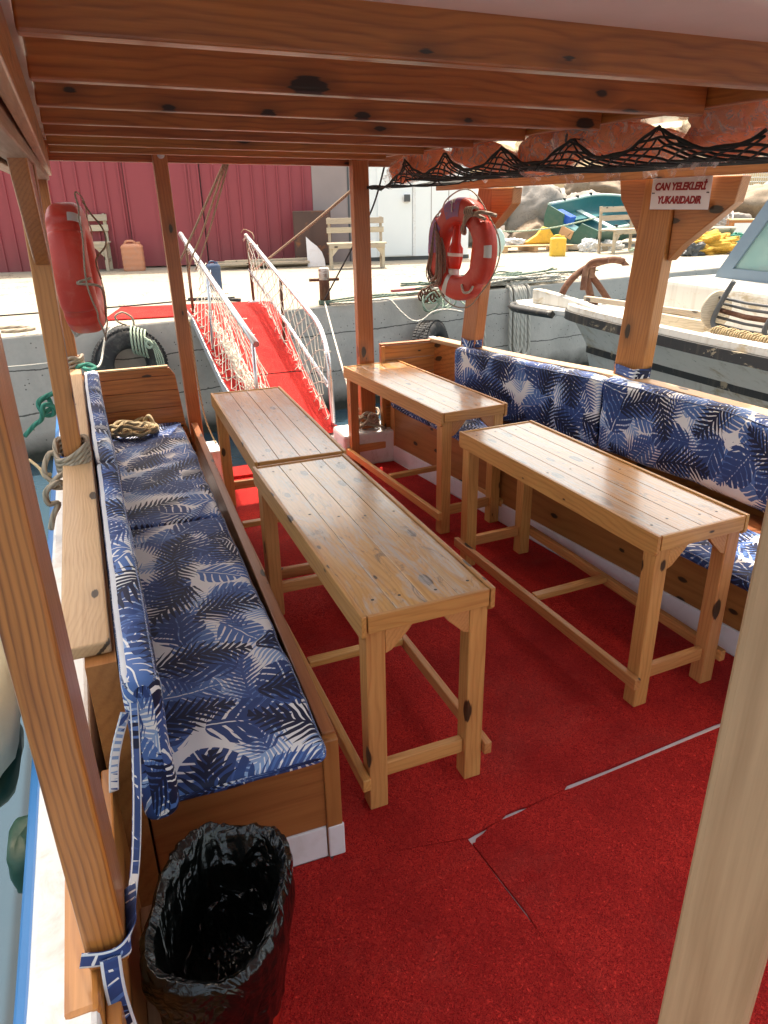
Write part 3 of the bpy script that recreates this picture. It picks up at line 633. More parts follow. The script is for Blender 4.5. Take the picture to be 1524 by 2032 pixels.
# carpets on the deck
def slab(name, poly, z0, z1, mat, label, cat, group=None):
    mb = MB().prism(poly, z1 - z0, Matrix.Translation((0, 0, z0))); o = build(name, mb, mat, origin=(sum(p[0] for p in poly) / len(poly), sum(p[1] for p in poly) / len(poly), z0)); return tag(o, label, cat, group)
slab('carpet', [(0.385, 1.553), (0.80, 1.487), (0.83, 1.494), (0.88, 1.5025), (0.93, 1.513), (0.96, 1.529), (1.01, 1.534), (1.05, 1.5305), (1.19, 1.547), (1.215, 1.566), (1.4, 1.578), (1.6, 1.597), (1.9, 1.625), (xr(1.62) - 0.012, 1.63), (xr(4.85) - 0.012, 4.85), (1.47, 4.855), (1.47, 4.925), (0.605, 4.925), (0.605, 4.89), (0.458, 4.89), (0.425, 1.60), (0.385, 1.565)], -0.010, 0.0,
     'carpet', 'big red loop carpet lying under the four tables between the benches', 'carpet', 'red carpets on the deck')
slab('carpet', [(0.61, 4.94), (1.468, 4.94), (1.468, 5.148), (0.61, 5.148)], -0.010, 0.02, 'carpet', 'narrow sunlit strip of red carpet at the stern opening by the gangway', 'carpet', 'red carpets on the deck')
slab('carpet', [(0.806, 1.462), (0.8395, 1.20), (0.8405, 1.131), (0.8745, 0.866), (0.908, -1.2), (2.62, -1.2), (xr(1.6) - 0.0, 1.0), (xr(1.6) - 0.02, 1.604), (1.9, 1.602), (1.6, 1.577), (1.22, 1.545), (1.19, 1.545), (1.05, 1.526), (1.01, 1.518), (0.97, 1.513), (0.93, 1.510), (0.88, 1.4985), (0.85, 1.482), (0.824, 1.474), (0.815, 1.462)], -0.010, 0.0, 'carpet', 'red carpet in the near right corner, below the white gap line', 'carpet', 'red carpets on the deck')
slab('carpet', [(-0.118, -1.2), (0.906, -1.2), (0.873, 0.866), (0.839, 1.131), (0.799, 1.483), (0.385, 1.5515), (0.379, 1.578), (-0.118, 1.578)], -0.010, 0.0, 'carpet', 'red carpet around the waste bin in the near left corner', 'carpet', 'red carpets on the deck')

# ================================================================== TABLES
TL, TW = 1.385, 0.435
tb = thing('table', '', 'table', (0, 0, 0), 'slatted wooden tables on the deck')
mb = MB(); pw = (TW - 0.03) / 4
for k in range(4):
    y0 = -TW / 2 + 0.015 + k * pw
    mb.box((-TL / 2 + 0.012, y0 + 0.0008, 0.712), (TL / 2 - 0.012, y0 + pw - 0.0008, 0.736))
for k in range(4):
    for x in (-TL / 2 + 0.09, -0.02 + 0.03 * k, TL / 2 - 0.10):
        c = (x + rng.uniform(-.02, .02), -TW / 2 + 0.015 + (k + 0.5) * pw + rng.uniform(-.02, .02), 0.7362)
        i0 = [mb.vert((c[0] + 0.0055 * math.cos(a * math.pi / 4), c[1] + 0.0055 * math.sin(a * math.pi / 4), c[2])) for a in range(8)]; mb.face(i0, 1)
build('tabletop', mb, ['top', 'black'], tb, bevel=0.0012, seg=1)
for s_ in (-1, 1):
    # side rails with clipped corners, standing a little proud of the top
    y = s_ * (TW / 2 - 0.007)
    mt = Matrix.Translation((0, y + 0.0075, 0)) @ Matrix.Rotation(R(90), 4, 'X')
    h = TL / 2
    build('side_rail', MB().prism([(-h, 0.675), (-h + 0.012, 0.662), (h - 0.012, 0.662), (h, 0.675), (h, 0.743), (-h, 0.743)], 0.015, mt), 'trim', tb, bevel=0.002)
    beam('end_rail', (s_ * (TL / 2 - 0.006), -TW / 2 + 0.02, 0.712), (s_ * (TL / 2 - 0.006), TW / 2 - 0.02, 0.712), 0.012, 0.058, 'trim', tb, bevel=0.002)
    for q_ in (-1, 1):
        x = s_ * (TL / 2 - 0.045); y = q_ * (TW / 2 - 0.046)
        beam('leg', (x, y, 0.0), (x, y, 0.712), 0.062, 0.062, 'leg', tb, up=(0, 1, 0), bevel=0.004)
        # triangular corner gusset under the end rail
        mt = Matrix.Translation((s_ * (TL / 2 - 0.016), 0, 0)) @ Matrix(((0, 0, -s_, 0), (1, 0, 0, 0), (0, 1, 0, 0), (0, 0, 0, 1)))
        yy = q_ * (TW / 2 - 0.078)
        pts = [(yy, 0.683), (yy - q_ * 0.095, 0.683), (yy - q_ * 0.075, 0.655), (yy - q_ * 0.02, 0.60), (yy, 0.592)]
        build('corner_gusset', MB().prism(pts, 0.02, mt), 'leg', tb, bevel=0.002)
    beam('side_stretcher', (-TL / 2 - 0.004, s_ * (TW / 2 + 0.0005), 0.125), (TL / 2 + 0.004, s_ * (TW / 2 + 0.0005), 0.125), 0.028, 0.048, 'leg', tb)
    beam('cross_stretcher', (s_ * (TL / 2 - 0.045), -TW / 2 + 0.078, 0.135), (s_ * (TL / 2 - 0.045), TW / 2 - 0.078, 0.135), 0.028, 0.055, 'leg', tb)
beam('cross_stretcher', (0, -TW / 2 + 0.015, 0.14), (0, TW / 2 - 0.015, 0.14), 0.04, 0.03, 'leg', tb)
TABS = [(0.739, 2.384, -0.030, 0, 'slatted wooden table nearest the viewer, in the middle of the red carpet'),
        (0.739, 3.812, 0.0, 180, 'worn slatted wooden table in front of the red gangway'),
        (1.782, 4.222, -0.0925, 0, 'slatted wooden table by the stern end of the right bench, sun patch on its end'),
        (1.837, 2.502, -0.065, 180, 'long slatted wooden table beside the right bench, nearer of the two there')]
for i, (x, y, a, fl, lab) in enumerate(TABS):
    o = tb if i == 0 else copy_tree(tb)
    o['label'] = lab
    o.matrix_basis = Matrix.Translation((x, y, 0)) @ Matrix.Rotation(math.pi / 2 - a + R(fl), 4, 'Z') @ (Matrix.Translation((0, 0, 0)))

# ================================================================== CUSHIONS
def cushion(name, path, w_, h_, label, group, uvo=(0, 0), rc=0.028, tilt=0.0, zipv=None, puff=0.009, seed=0, n=48, flipuv=False):
    P = [Vector(p) for p in path]; segs = [(P[i + 1] - P[i]).length for i in range(len(P) - 1)]; L = sum(segs)
    def at(s):
        for i, sl_ in enumerate(segs):
            if s <= sl_ or i == len(segs) - 1: return P[i].lerp(P[i + 1], s / sl_), (P[i + 1] - P[i]).normalized()
            s -= sl_
    prof = []                                            # rounded rectangle from bottom right, round over the top to bottom left
    for cx, cz, a0 in ((w_ / 2 - rc, rc, -90), (w_ / 2 - rc, h_ - rc, 0), (-w_ / 2 + rc, h_ - rc, 90), (-w_ / 2 + rc, rc, 180)):
        for k in range(6): a = R(a0 + 18 * k); prof.append((cx + rc * math.cos(a), cz + rc * math.sin(a)))
    dense = []
    for i in range(len(prof)):
        a, b = prof[i], prof[(i + 1) % len(prof)]; d = math.dist(a, b); m_ = max(1, int(d / 0.03))
        for k in range(m_): dense.append((a[0] + (b[0] - a[0]) * k / m_, a[1] + (b[1] - a[1]) * k / m_))
    prof = dense; arc = [0]
    for i in range(len(prof)): arc.append(arc[-1] + math.dist(prof[i], prof[(i + 1) % len(prof)]))
    nn = max(n, int(L / 0.03)); stat = [0, 0.004, 0.012, 0.028] + [0.028 + (L - 0.056) * k / nn for k in range(1, nn)] + [L - 0.028, L - 0.012, L - 0.004, L]
    mb = MB(); rings = []
    def pt(s, pr, lift=0.0):
        c, d = at(s); r = Vector((d.y, -d.x, 0)).normalized(); e = min(s, L - s); sh = 0.0
        if e < 0.028: sh = 0.022 * (1 - math.sqrt(max(0, 1 - (1 - e / 0.028) ** 2)))
        a, b = pr; ka = (w_ / 2 - sh) / (w_ / 2); a *= ka; b = h_ / 2 + (b - h_ / 2) * (h_ / 2 - sh) / (h_ / 2)
        cen = Vector((0, h_ / 2)); v = Vector((a, b)) - cen; nrm = v.normalized()
        q = Vector((s * 5 + seed * 9, a * 9, b * 9)); k = puff * (noise.noise(q) + 0.5 * noise.noise(q * 2.7)) + lift
        a += nrm.x * k; b += nrm.y * k
        if tilt: a += (b - 0) * math.tan(tilt)
        return c + r * a + Vector((0, 0, b))
    for s in stat: rings.append([mb.vert(pt(s, p)) for p in prof])
    m_ = len(prof)
    for i in range(len(stat) - 1):
        for k in range(m_):
            k2 = (k + 1) % m_; U = lambda s, v: (s + uvo[0], v + uvo[1])
            mb.face((rings[i][k], rings[i + 1][k], rings[i + 1][k2], rings[i][k2]), 0, True, (U(stat[i], arc[k]), U(stat[i + 1], arc[k]), U(stat[i + 1], arc[k + 1]), U(stat[i], arc[k + 1])))
    for rg, rev in ((rings[0], False), (rings[-1], True)):
        idx = list(range(m_)); idx = idx[::-1] if rev else idx
        mb.face([rg[i] for i in idx], 0, False, [(prof[i][0] + uvo[0] + 3, prof[i][1] + uvo[1]) for i in idx])
    o = tag(build(name, mb, 'fabric', origin=P[0]), label, 'cushion', group)
    o.matrix_basis = Matrix.Translation(P[0])
    pb = MB()
    for sx_ in (1, -1):
        k1 = min(range(m_), key=lambda i: abs(prof[i][0] - sx_ * (w_ / 2 - rc * 0.3)) + abs(prof[i][1] - (h_ - rc * 0.3))); pb.tube([pt(max(0.006, min(L - 0.006, L * i / 90)), prof[k1], 0.0012) for i in range(91)], 0.0026, 6, True and False)
    build('piping', pb, 'fabric', o)
    if zipv is not None:                                  # pale zip along the top
        zb = MB(); ks = [i for i in range(m_) if abs(arc[i] - zipv) < 0.5]; k0 = min(range(m_), key=lambda i: abs(arc[i] - zipv))
        def zf(u, v):
            p = prof[k0]; return pt(0.01 + u * (L - 0.02), (p[0] + (v - 0.5) * 0.015, p[1]), 0.0025 + 0.001 * math.sin(v * math.pi))
        zb.grid(zf, 50, 4, 0, True); zo = build('zip', zb, 'zip', o)
    return o
G1 = 'palm print seat cushions'; G2 = 'palm print backrest cushions'
w1 = 0.45
cushion('seat_cushion', [(0.14, 1.495, 0.428), (0.127, 3.19, 0.428)], 0.475, 0.056, 'long blue palm-print seat cushion at the near end of the left bench', G1, (0.3, 0.1), seed=1)
cushion('seat_cushion', [(0.127, 3.2, 0.428), (0.112, 4.90, 0.428)], 0.475, 0.054, 'blue palm-print seat cushion at the far end of the left bench, under the coiled rope', G1, (5.2, 0.4), seed=2)
zv = 0.43 - 0.056 + 0.085 + 0.0
bk1 = cushion('backrest_cushion', [(-0.058, 1.43, 0.452), (-0.088, 2.72, 0.452), (-0.094, 2.99, 0.452)], 0.085, 0.425, 'long palm-print backrest cushion at the near end of the left bench, straps hanging down', G2, (9.1, 0.9), zipv=0.50, seed=3, rc=0.034)
cushion('backrest_cushion', [(-0.096, 3.01, 0.452), (-0.142, 4.42, 0.452), (-0.15, 4.86, 0.452)], 0.085, 0.425, 'blue palm-print backrest cushion at the far end of the left bench, beside the coiled rope', G2, (12.7, 0.2), zipv=0.50, seed=4, rc=0.034)
cushion('backrest_cushion', [(2.565, 3.345, 0.475), (2.39, 3.9, 0.475), (2.215, 4.50, 0.475)][::-1], 0.11, 0.415, 'blue palm-print backrest cushion below the lifebuoy on the right bench', G2, (17.0, 0.55), seed=5, rc=0.04)
cushion('backrest_cushion', [(2.57, 3.325, 0.475), (2.64, 3.0, 0.475), (2.70, 2.6, 0.475), (2.725, 1.1, 0.475)], 0.11, 0.42, 'blue palm-print backrest cushion behind the right table, below the sign', G2, (21.3, 0.15), seed=6, rc=0.04)
cushion('seat_cushion', [(2.39, 1.0, 0.436), (2.19, 2.9, 0.436)], 0.40, 0.056, 'blue palm-print seat cushion at the near end of the right bench, behind the long table', G1, (25.0, 0.7), seed=7)
cushion('seat_cushion', [(2.185, 2.92, 0.436), (1.985, 4.80, 0.436)], 0.36, 0.056, 'blue palm-print seat cushion at the stern end of the right bench', G1, (29.0, 0.3), seed=8)
def ribbon(name, pts, w_, nrm, parent, mat='fabric', uvo=0.0):
    P = spline(pts, 6); n0 = Vector(nrm).normalized(); mb = MB(); A = []; L = 0
    for i, p in enumerate(P):
        d = (P[min(i + 1, len(P) - 1)] - P[max(i - 1, 0)]).normalized(); sd = d.cross(n0).normalized(); fn = sd.cross(d)
        if i: L += (p - P[i - 1]).length
        A.append(([mb.vert(p + sd * x * w_ / 2 + fn * y) for x, y in ((-1, 0.0012), (-0.7, 0.0018), (0.7, 0.0018), (1, 0.0012), (1, -0.0012), (-1, -0.0012))], L))
    for (a, la), (b, lb) in zip(A[:-1], A[1:]):
        for k in range(6):
            u = k * w_ / 3 + uvo; mb.face((a[k], a[(k + 1) % 6], b[(k + 1) % 6], b[k]), 1 if k in (0, 2) else 0, True, ((la + uvo, u), (la + uvo, u + w_ / 3), (lb + uvo, u + w_ / 3), (lb + uvo, u)))
    mb.face(A[0][0][::-1]); mb.face(A[-1][0]); return build(name, mb, [mat, 'zip'], parent)
ribbon('tie_strap', [(-0.078, 1.424, 0.82), (-0.084, 1.37, 0.77), (-0.096, 1.28, 0.70), (-0.112, 1.17, 0.645), (-0.128, 1.07, 0.63)], 0.020, (0.6, -1, 0.5), bk1, uvo=2.0)
ribbon('tie_strap', [(-0.098, 1.424, 0.80), (-0.125, 1.40, 0.74), (-0.140, 1.39, 0.69), (-0.150, 1.38, 0.63)], 0.022, (0.5, -1, 0.3), bk1, uvo=7.0)
ribbon('tie_strap', [(-0.212, 0.964, 0.655), (-0.17, 0.962, 0.645), (-0.134, 0.966, 0.655), (-0.130, 1.03, 0.65), (-0.131, 1.10, 0.64)], 0.032, (0.1, -1, 0.0), bk1, uvo=4.0)
ribbon('tie_strap', [(-0.165, 0.955, 0.65), (-0.168, 0.948, 0.58), (-0.166, 0.948, 0.50), (-0.158, 0.945, 0.40)], 0.034, (0.1, -1, 0.1), bk1, uvo=6.0)
# printed cloth ties wound round the starboard posts
def wrap(name, c, rx, ry, h_, label, seed):
    mb = MB()
    def fn(u, v):
        a = u * 2 * math.pi; sg = lambda t: math.copysign(abs(t) ** 0.45, t); k = 1.06 + 0.05 * noise.noise(Vector((u * 9, v * 4, seed)))
        return Vector((c[0] + rx * k * sg(math.cos(a)), c[1] + ry * k * sg(math.sin(a)), c[2] + h_ * v + 0.012 * noise.noise(Vector((u * 6, 3, seed)))))
    mb.grid(fn, 36, 5, 0, True, uvf=lambda u, v: (u * 0.5 + seed, v * h_)); o = build(name, mb, 'fabric', origin=c); return tag(o, label, 'cloth tie')
wrap('cloth_tie', (2.715, 3.325, 0.892), 0.06, 0.10, 0.055, 'palm-print cloth tied round the foot of the post with the sign', 3)
wrap('cloth_tie', (2.295, 4.48, 0.892), 0.052, 0.07, 0.05, 'palm-print cloth tied round the foot of the post with the ring buoy', 5)
wrap('cloth_tie', (-0.213, 3.045, 0.884), 0.046, 0.046, 0.03, 'palm-print cloth scrap under the rope at the foot of the left post', 8)

# ================================================================== WASTE BIN
bc = Vector((0.035, 1.195, 0.0)); brot = Matrix.Rotation(R(-22), 3, 'Z')
def sq(u, a, b, e=0.62):
    t = u * 2 * math.pi; g = lambda x: math.copysign(abs(x) ** e, x); return brot @ Vector((a * g(math.cos(t)), b * g(math.sin(t)), 0))
mb = MB(); prof = [(0.095, 0.145, 0.004), (0.10, 0.15, 0.004), (0.113, 0.170, 0.325), (0.107, 0.163, 0.325), (0.094, 0.143, 0.015)]
mb.grid(lambda u, v: bc + sq(u, *prof[round(v * 4)][:2]) + Vector((0, 0, prof[round(v * 4)][2])), 48, 4)
k = [mb.vert(bc + sq(i / 48, 0.095, 0.145) + Vector((0, 0, 0.004))) for i in range(48)]; mb.face(k[::-1])
bin_ = tag(build('waste_bin', mb, 'binred', origin=bc), 'red plastic waste bin with a black liner, standing in front of the left bench', 'bin')
mb = MB(); bp_ = [(0.124, 0.182, 0.185), (0.133, 0.194, 0.245), (0.140, 0.202, 0.30), (0.152, 0.216, 0.385), (0.150, 0.214, 0.425), (0.138, 0.200, 0.438), (0.122, 0.184, 0.425), (0.098, 0.15, 0.36), (0.084, 0.13, 0.24), (0.066, 0.105, 0.16), (0.04, 0.065, 0.13), (0.001, 0.001, 0.135)]
def bagf(u, v):
    t = v * (len(bp_) - 1); i = min(int(t), len(bp_) - 2); f = t - i; f2 = f; a, b, z = [bp_[i][j] + (bp_[i + 1][j] - bp_[i][j]) * f2 for j in range(3)]
    p = sq(u, a, b, 0.72); q = Vector((p.x * 7, p.y * 7, z * 5)); un = Vector((math.cos(u * 2 * math.pi) * 2.2, math.sin(u * 2 * math.pi) * 2.2, z * 2.2))
    fold = abs(noise.noise(un * 1.9)) + 0.55 * abs(noise.noise(un * 4.3 + Vector((3, 1, 7))))       # long sharp-edged folds running down the bag
    k = 1 + 0.085 * (fold - 0.28) + 0.04 * noise.noise(q); p = p * k; zz = z + 0.022 * noise.noise(q * 1.5 + Vector((5, 5, 5)))
    if v < 0.09: w_ = 1 - v / 0.09; zz += w_ * (0.07 * noise.noise(Vector((math.cos(u * 6.283) * 3, math.sin(u * 6.283) * 3, 3))) - 0.01); p *= 1 + 0.05 * w_
    if v > 0.72: zz += 0.06 * abs(noise.noise(Vector((p.x * 15, p.y * 15, 1)))) + 0.03 * abs(noise.noise(Vector((p.x * 34, p.y * 34, 4))))
    return bc + p + Vector((0, 0, zz))
mb.grid(bagf, 130, 90)
tag(build('bin_liner', mb, 'bag', origin=bc), 'crumpled black plastic bag lining the red bin, folded over its rim', 'bin bag')

# ================================================================== LIFEBUOYS
def lifebuoy(label, mt, Rm, sec, th, tapes, goff=0.0):
    t = thing('lifebuoy', label, 'lifebuoy', mt.translation, 'orange lifebuoys hung on the posts'); mb = MB(); pr = []
    for k in range(28):
        a = 2 * math.pi * k / 28; g = lambda x, e: math.copysign(abs(x) ** e, x); pr.append((Rm + sec * g(math.cos(a), 0.7), th / 2 * g(math.sin(a), 0.62)))
    def rf(u, v):
        a = u * 2 * math.pi; d = min(abs((a - x + math.pi) % (2 * math.pi) - math.pi) for x in (0.75, 0.75 + math.pi / 2, 0.75 + math.pi, 0.75 + 1.5 * math.pi))
        k = 1.0 - 0.16 * min(1, max(0, (0.135 - d) / 0.035)); p = pr[round(v * 28) % 28]; r_ = p[0] - (Rm - sec); r_ = (Rm - sec) + r_ * (k if r_ > sec * 0.6 else 1.0)
        sc_ = 1 + 0.004 * noise.noise(Vector((a * 3, v * 6, 1)))
        return mt @ Vector((r_ * sc_ * math.cos(a), r_ * sc_ * math.sin(a), p[1] * (0.96 + 0.04 * k)))
    mb.grid(rf, 180, 28, flip=True); ring = build('ring', mb, 'buoyred', t)
    for a0, wd, mat in tapes:
        tm = MB()
        full = mat == 'tape'; v0, v1 = (0.06, 0.56) if full else ((0.02, 0.17) if mat == 'patch' else (0.0, 0.30)); mat = 'tape' if mat == 'patch' else mat
        tm.grid(lambda u, v: mt @ (Matrix.Rotation(a0 + (u - 0.5) * wd, 3, 'Z') @ Vector((Rm + (sec + 0.0022) * g(math.cos((v0 + v * (v1 - v0)) * 2 * math.pi), 0.7), 0, (th / 2 + 0.0022) * g(math.sin((v0 + v * (v1 - v0)) * 2 * math.pi), 0.62)))), 8, 22)
        build('reflective_tape' if mat == 'tape' else 'printed_band', tm, mat, t)
    gp = []
    for k in range(4):
        for j in range(8):
            a = (k + j / 8) * math.pi / 2 + 0.75; lift = 0.012 + 0.035 * math.sin(math.pi * j / 8); gp.append(mt @ Vector(((Rm + sec + lift) * math.cos(a), (Rm + sec + lift) * math.sin(a), goff + 0.01 * math.sin(j))))
    build('grab_line', MB().tube(spline(gp, 3, True), 0.0045, 6, True), 'r_beige', t); return t
def ori(c, nrm, up=(0, 0, 1)):
    z = Vector(nrm).normalized(); u = Vector(up); y = (u - z * u.dot(z)).normalized(); x = y.cross(z); mt = Matrix((x, y, z)).transposed().to_4x4(); mt.translation = c; return mt
mtR = ori((2.165, 4.405, 1.515), (-0.975, -0.22, 0.02))
lbR = lifebuoy('orange lifebuoy seen face on, with a red lamp inside, on the right stern post', mtR, 0.232, 0.075, 0.11, [(-1.95, 0.17, 'tape'), (0.02, 0.24, 'patch'), (2.85, 0.8, 'purple'), (1.75, 0.6, 'purple'), (1.72, 0.16, 'patch')])
mtL = ori((-0.120, 4.60, 1.49), (0.997, -0.075, 0.03))
lbL = lifebuoy('orange lifebuoy seen edge on, tied up beside the left posts', mtL, 0.262, 0.085, 0.19, [(2.2, 0.2, 'patch')], 0.085)
rope('tie_line', [(-0.05, 4.27, 1.47), (-0.12, 4.245, 1.45), (-0.02, 4.27, 1.43), (0.0, 4.45, 1.36), (-0.01, 4.72, 1.2), (-0.04, 4.8, 1.14)], 0.007, 'r_beige', lbL, 6)
rope('tie_line', [(-0.03, 4.55, 1.84), (0.0, 4.5, 1.78), (0.05, 4.45, 1.70), (0.05, 4.42, 1.62), (-0.01, 4.4, 1.55), (0.0, 4.4, 1.45)], 0.005, 'r_brown', lbL, 6)
mb = MB()
for i in range(7):
    a = rng.uniform(-.02, .02); mb.tube(spline([(-0.16 + a, 4.55, 1.27), (-0.19 + a, 4.56, 1.21), (-0.17 + a, 4.55, 1.14 + a * .5), (-0.14 + a, 4.54, 1.20)], 5, True), 0.004, 5, True)
build('line_bundle', mb, 'r_white', lbL)
# rope knot and loops on the ring
rope('lashing', [(2.20, 4.16, 1.70), (2.14, 4.24, 1.735), (2.13, 4.30, 1.70), (2.15, 4.33, 1.62), (2.12, 4.31, 1.64), (2.13, 4.26, 1.71), (2.17, 4.17, 1.74), (2.24, 4.10, 1.72)], 0.011, 'r_beige', lbR, 8)
mb = MB()
for k in range(4): mb.tube([mtR @ Vector((0.12 + 0.02 * k, 0.228 + 0.024 * math.cos(2 * math.pi * j / 10), 0.055 + 0.03 * math.sin(2 * math.pi * j / 10))) for j in range(10)], 0.008, 6, True)
build('lashing', mb, 'r_beige', lbR)
rope('lashing', [mtR @ Vector((0.09, -0.20, 0.06)), mtR @ Vector((0.13, -0.24, 0.075)), mtR @ Vector((0.17, -0.235, 0.06)), mtR @ Vector((0.19, -0.20, 0.05))], 0.008, 'r_white', lbR, 6)
lm = thing('lifebuoy_light', 'red lamp with white band and clear lens, hanging inside the right lifebuoy', 'safety light', (2.15, 4.47, 1.5))
lt = Matrix.Translation((2.15, 4.475, 1.40)) @ Matrix.Rotation(R(4), 4, 'Y')
build('lamp_body', MB().lathe([(0.0, 0.33), (0.018, 0.33), (0.026, 0.31), (0.03, 0.16), (0.036, 0.14), (0.048, 0.125), (0.05, 0.06), (0.044, 0.02), (0.04, 0.0), (0.0, 0.0)], 20, lt), 'lampred', lm)
build('band', MB().lathe([(0.0512, 0.075), (0.0515, 0.077), (0.0515, 0.093), (0.0512, 0.095)], 20, lt), 'signwhite', lm)
build('lens', MB().lathe([(0.0, -0.05), (0.03, -0.05), (0.036, -0.04), (0.036, -0.001), (0.0, -0.001)], 18, lt), 'clear', lm)
build('hook', MB().tube(spline([(2.14, 4.47, 1.72), (2.13, 4.46, 1.78), (2.11, 4.44, 1.80), (2.10, 4.42, 1.74)], 6), 0.005, 6), 'alu', lm)
mb = MB(); q = random.Random(4)
for i in range(22):
    a = q.uniform(-.03, .03); b = q.uniform(-.035, .035); top = 1.66 + q.uniform(-.03, .02); bot = 1.285 + q.uniform(-.01, .06)
    mb.tube(spline([(2.075 + a * .3, 4.60 + b * .3, top), (2.08 + a, 4.565 + b * .6 - 0.03, 1.50), (2.07 + a, 4.57 + b - 0.04, bot + 0.04), (2.07 + a, 4.62 + b, bot), (2.07 + a, 4.67 + b, bot + 0.06), (2.075 + a, 4.63 + b * .6, 1.48)], 5, True), 0.0038, 5, True)
mb.tube([(2.08, 4.60, 1.66), (2.10, 4.61, 1.74), (2.16, 4.6, 1.80)], 0.003, 5)
tag(build('throwing_line', mb, 'r_fleck', origin=(2.07, 4.6, 1.28)), 'bundle of flecked thin line hanging in front of the right lifebuoy', 'rope')

# ================================================================== LIFE JACKETS, NET, SIGN
JK = [((2.22, 3.95, 1.985), (.09, .20, .04), 12, 'life jacket deep in the net, right above the lifebuoy'),
      ((2.33, 3.15, 2.0), (.10, .20, .04), 16, 'life jacket deep in the net, left of the sign'),
      ((1.909, 4.634, 1.988), (.10, .14, .055), 40, 'limp plastic-wrapped life jacket dangling at the stern end of the net'),
      ((1.900, 4.282, 2.011), (.12, .17, .058), 20, 'plastic-wrapped orange life jacket, second from the stern end of the net'),
      ((1.900, 3.642, 2.016), (.12, .21, .055), 8, 'plastic-wrapped orange life jacket above the right lifebuoy'),
      ((1.909, 3.021, 2.009), (.13, .19, .068), -12, 'crumpled plastic-wrapped life jacket in the middle of the row'),
      ((1.900, 2.688, 2.046), (.13, .17, .042), 25, 'pale plastic-wrapped life jacket lying on top behind a brighter one'),
      ((1.900, 2.484, 2.007), (.13, .20, .048), 5, 'bright orange plastic-wrapped life jacket left of the sign'),
      ((1.928, 1.983, 1.996), (.14, .19, .042), -8, 'plastic-wrapped life jacket above the sign, lower of two'),
      ((1.909, 1.937, 2.061), (.14, .20, .040), 10, 'bright orange life jacket at the upper right corner, upper of two'),
      ((2.160, 3.500, 1.985), (.09, .20, .04), 10, 'life jacket deep in the net, between the lifebuoy and the sign'),
      ((2.300, 2.850, 2.000), (.10, .2, .04), 14, 'life jacket deep in the net, straight above the sign')]
for i, (c, d, a, lab) in enumerate(JK):
    d = (d[0] * 1.1, d[1] * 0.93, d[2] * 1.28); t = thing('life_jacket', lab, 'life jacket', c, 'wrapped life jackets under the roof'); rt = Matrix.Rotation(R(a), 3, 'Z') @ Matrix.Rotation(R(11 * math.sin(i * 2.1)), 3, 'X') @ Matrix.Rotation(R(14 * math.cos(i * 1.7)), 3, 'Y')
    mb = MB(); blob(mb, c, tuple(x * 0.86 for x in d), i, 0.10, 4, 26, 16, rt, 0.5); build('foam_body', mb, 'orange', t)
    st = MB()
    for s_ in (-0.35, 0.4):
        st.tube([Vector(c) + rt @ Vector((d[0] * 0.9 * math.cos(k / 20 * 2 * math.pi), d[1] * s_, d[2] * 0.93 * math.sin(k / 20 * 2 * math.pi))) for k in range(20)], 0.006, 5, True)
    build('webbing_strap', st, 'darkgrey' if i in (1, 6) else 'orange', t)
    mb = MB(); blob(mb, c, d, i + 40, 0.13, 5, 44, 26, rt, 0.6, fr2=13, amp2=0.07)
    q = random.Random(i); e = Vector(c) + rt @ Vector((0, d[1] * 0.95, 0))        # gathered bag end
    for s_ in (-1, 1):
        e = Vector(c) + rt @ Vector((0, s_ * d[1] * 0.93, -d[2] * 0.2)); fr = [q.uniform(0.03, 0.06) for _ in range(10)]
        def tuft(u, v, e=e, s_=s_): 
            an = u * 2 * math.pi; r_ = 0.018 + v * 0.028 * (1 + 0.6 * math.sin(an * 5 + i)); return e + rt @ Vector((r_ * math.cos(an) * 1.4, s_ * (0.0 + 0.05 * v), r_ * math.sin(an) - 0.02 * v))
        mb.grid(tuft, 24, 4)
    build('plastic_bag', mb, 'film', t)
# sagging black cargo net
def beamx(y): return 2.255 + (4.95 - y) * 0.2655
HK = [5.05, 4.3, 3.75, 3.15, 2.62, 2.13, 1.6]
def netp(u, v):
    y = 5.0 - u * 3.3
    for a, b in zip(HK[:-1], HK[1:]):
        if b <= y <= a: f = (a - y) / (a - b)
    dr = math.sin(math.pi * f) ** 0.8
    k0 = 2.035 - 0.085 * dr if y < 4.3 else 2.0 - 0.07 * dr - 0.12 * (y - 4.3)
    B = Vector((beamx(y) - 0.01, y, 1.925 + 0.018 * (4.95 - y))); zl = min(B.z, 1.928) - (0.0 if y < 4.4 else 0.03)
    if v < 0.5: f2 = v / 0.5; p = Vector((1.735 + 0.05 * f2 - 0.02 * math.sin(f2 * 3.14), y, k0 + (zl - k0) * f2))
    else: f2 = (v - 0.5) / 0.5; p = Vector((1.785 + (B.x - 1.785) * f2, y, zl + (B.z - zl) * f2 ** 2 - 0.01 * math.sin(f2 * 3.14)))
    p.z += 0.012 * noise.noise(Vector((u * 14, v * 3, 0))); p += Vector((0, 0.022, 0)) * noise.noise(Vector((u * 30, v * 6, 5))); return p
mb = MB(); NU, NV = 76, 12
for i in range(NU):
    for j in range(NV):
        if (i + j) % 2 == 0: mb.tube([netp(i / NU, j / NV), netp((i + .5) / NU, (j + .5) / NV), netp((i + 1) / NU, (j + 1) / NV)], 0.0042, 4, cap=False)
        else: mb.tube([netp(i / NU, (j + 1) / NV), netp((i + .5) / NU, (j + .5) / NV), netp((i + 1) / NU, j / NV)], 0.0042, 4, cap=False)
for v in (0, 0.001, 1): mb.tube([netp(i / 120, v) + Vector((0, 0, 0.004 * math.sin(i))) for i in range(121)], 0.006, 5)
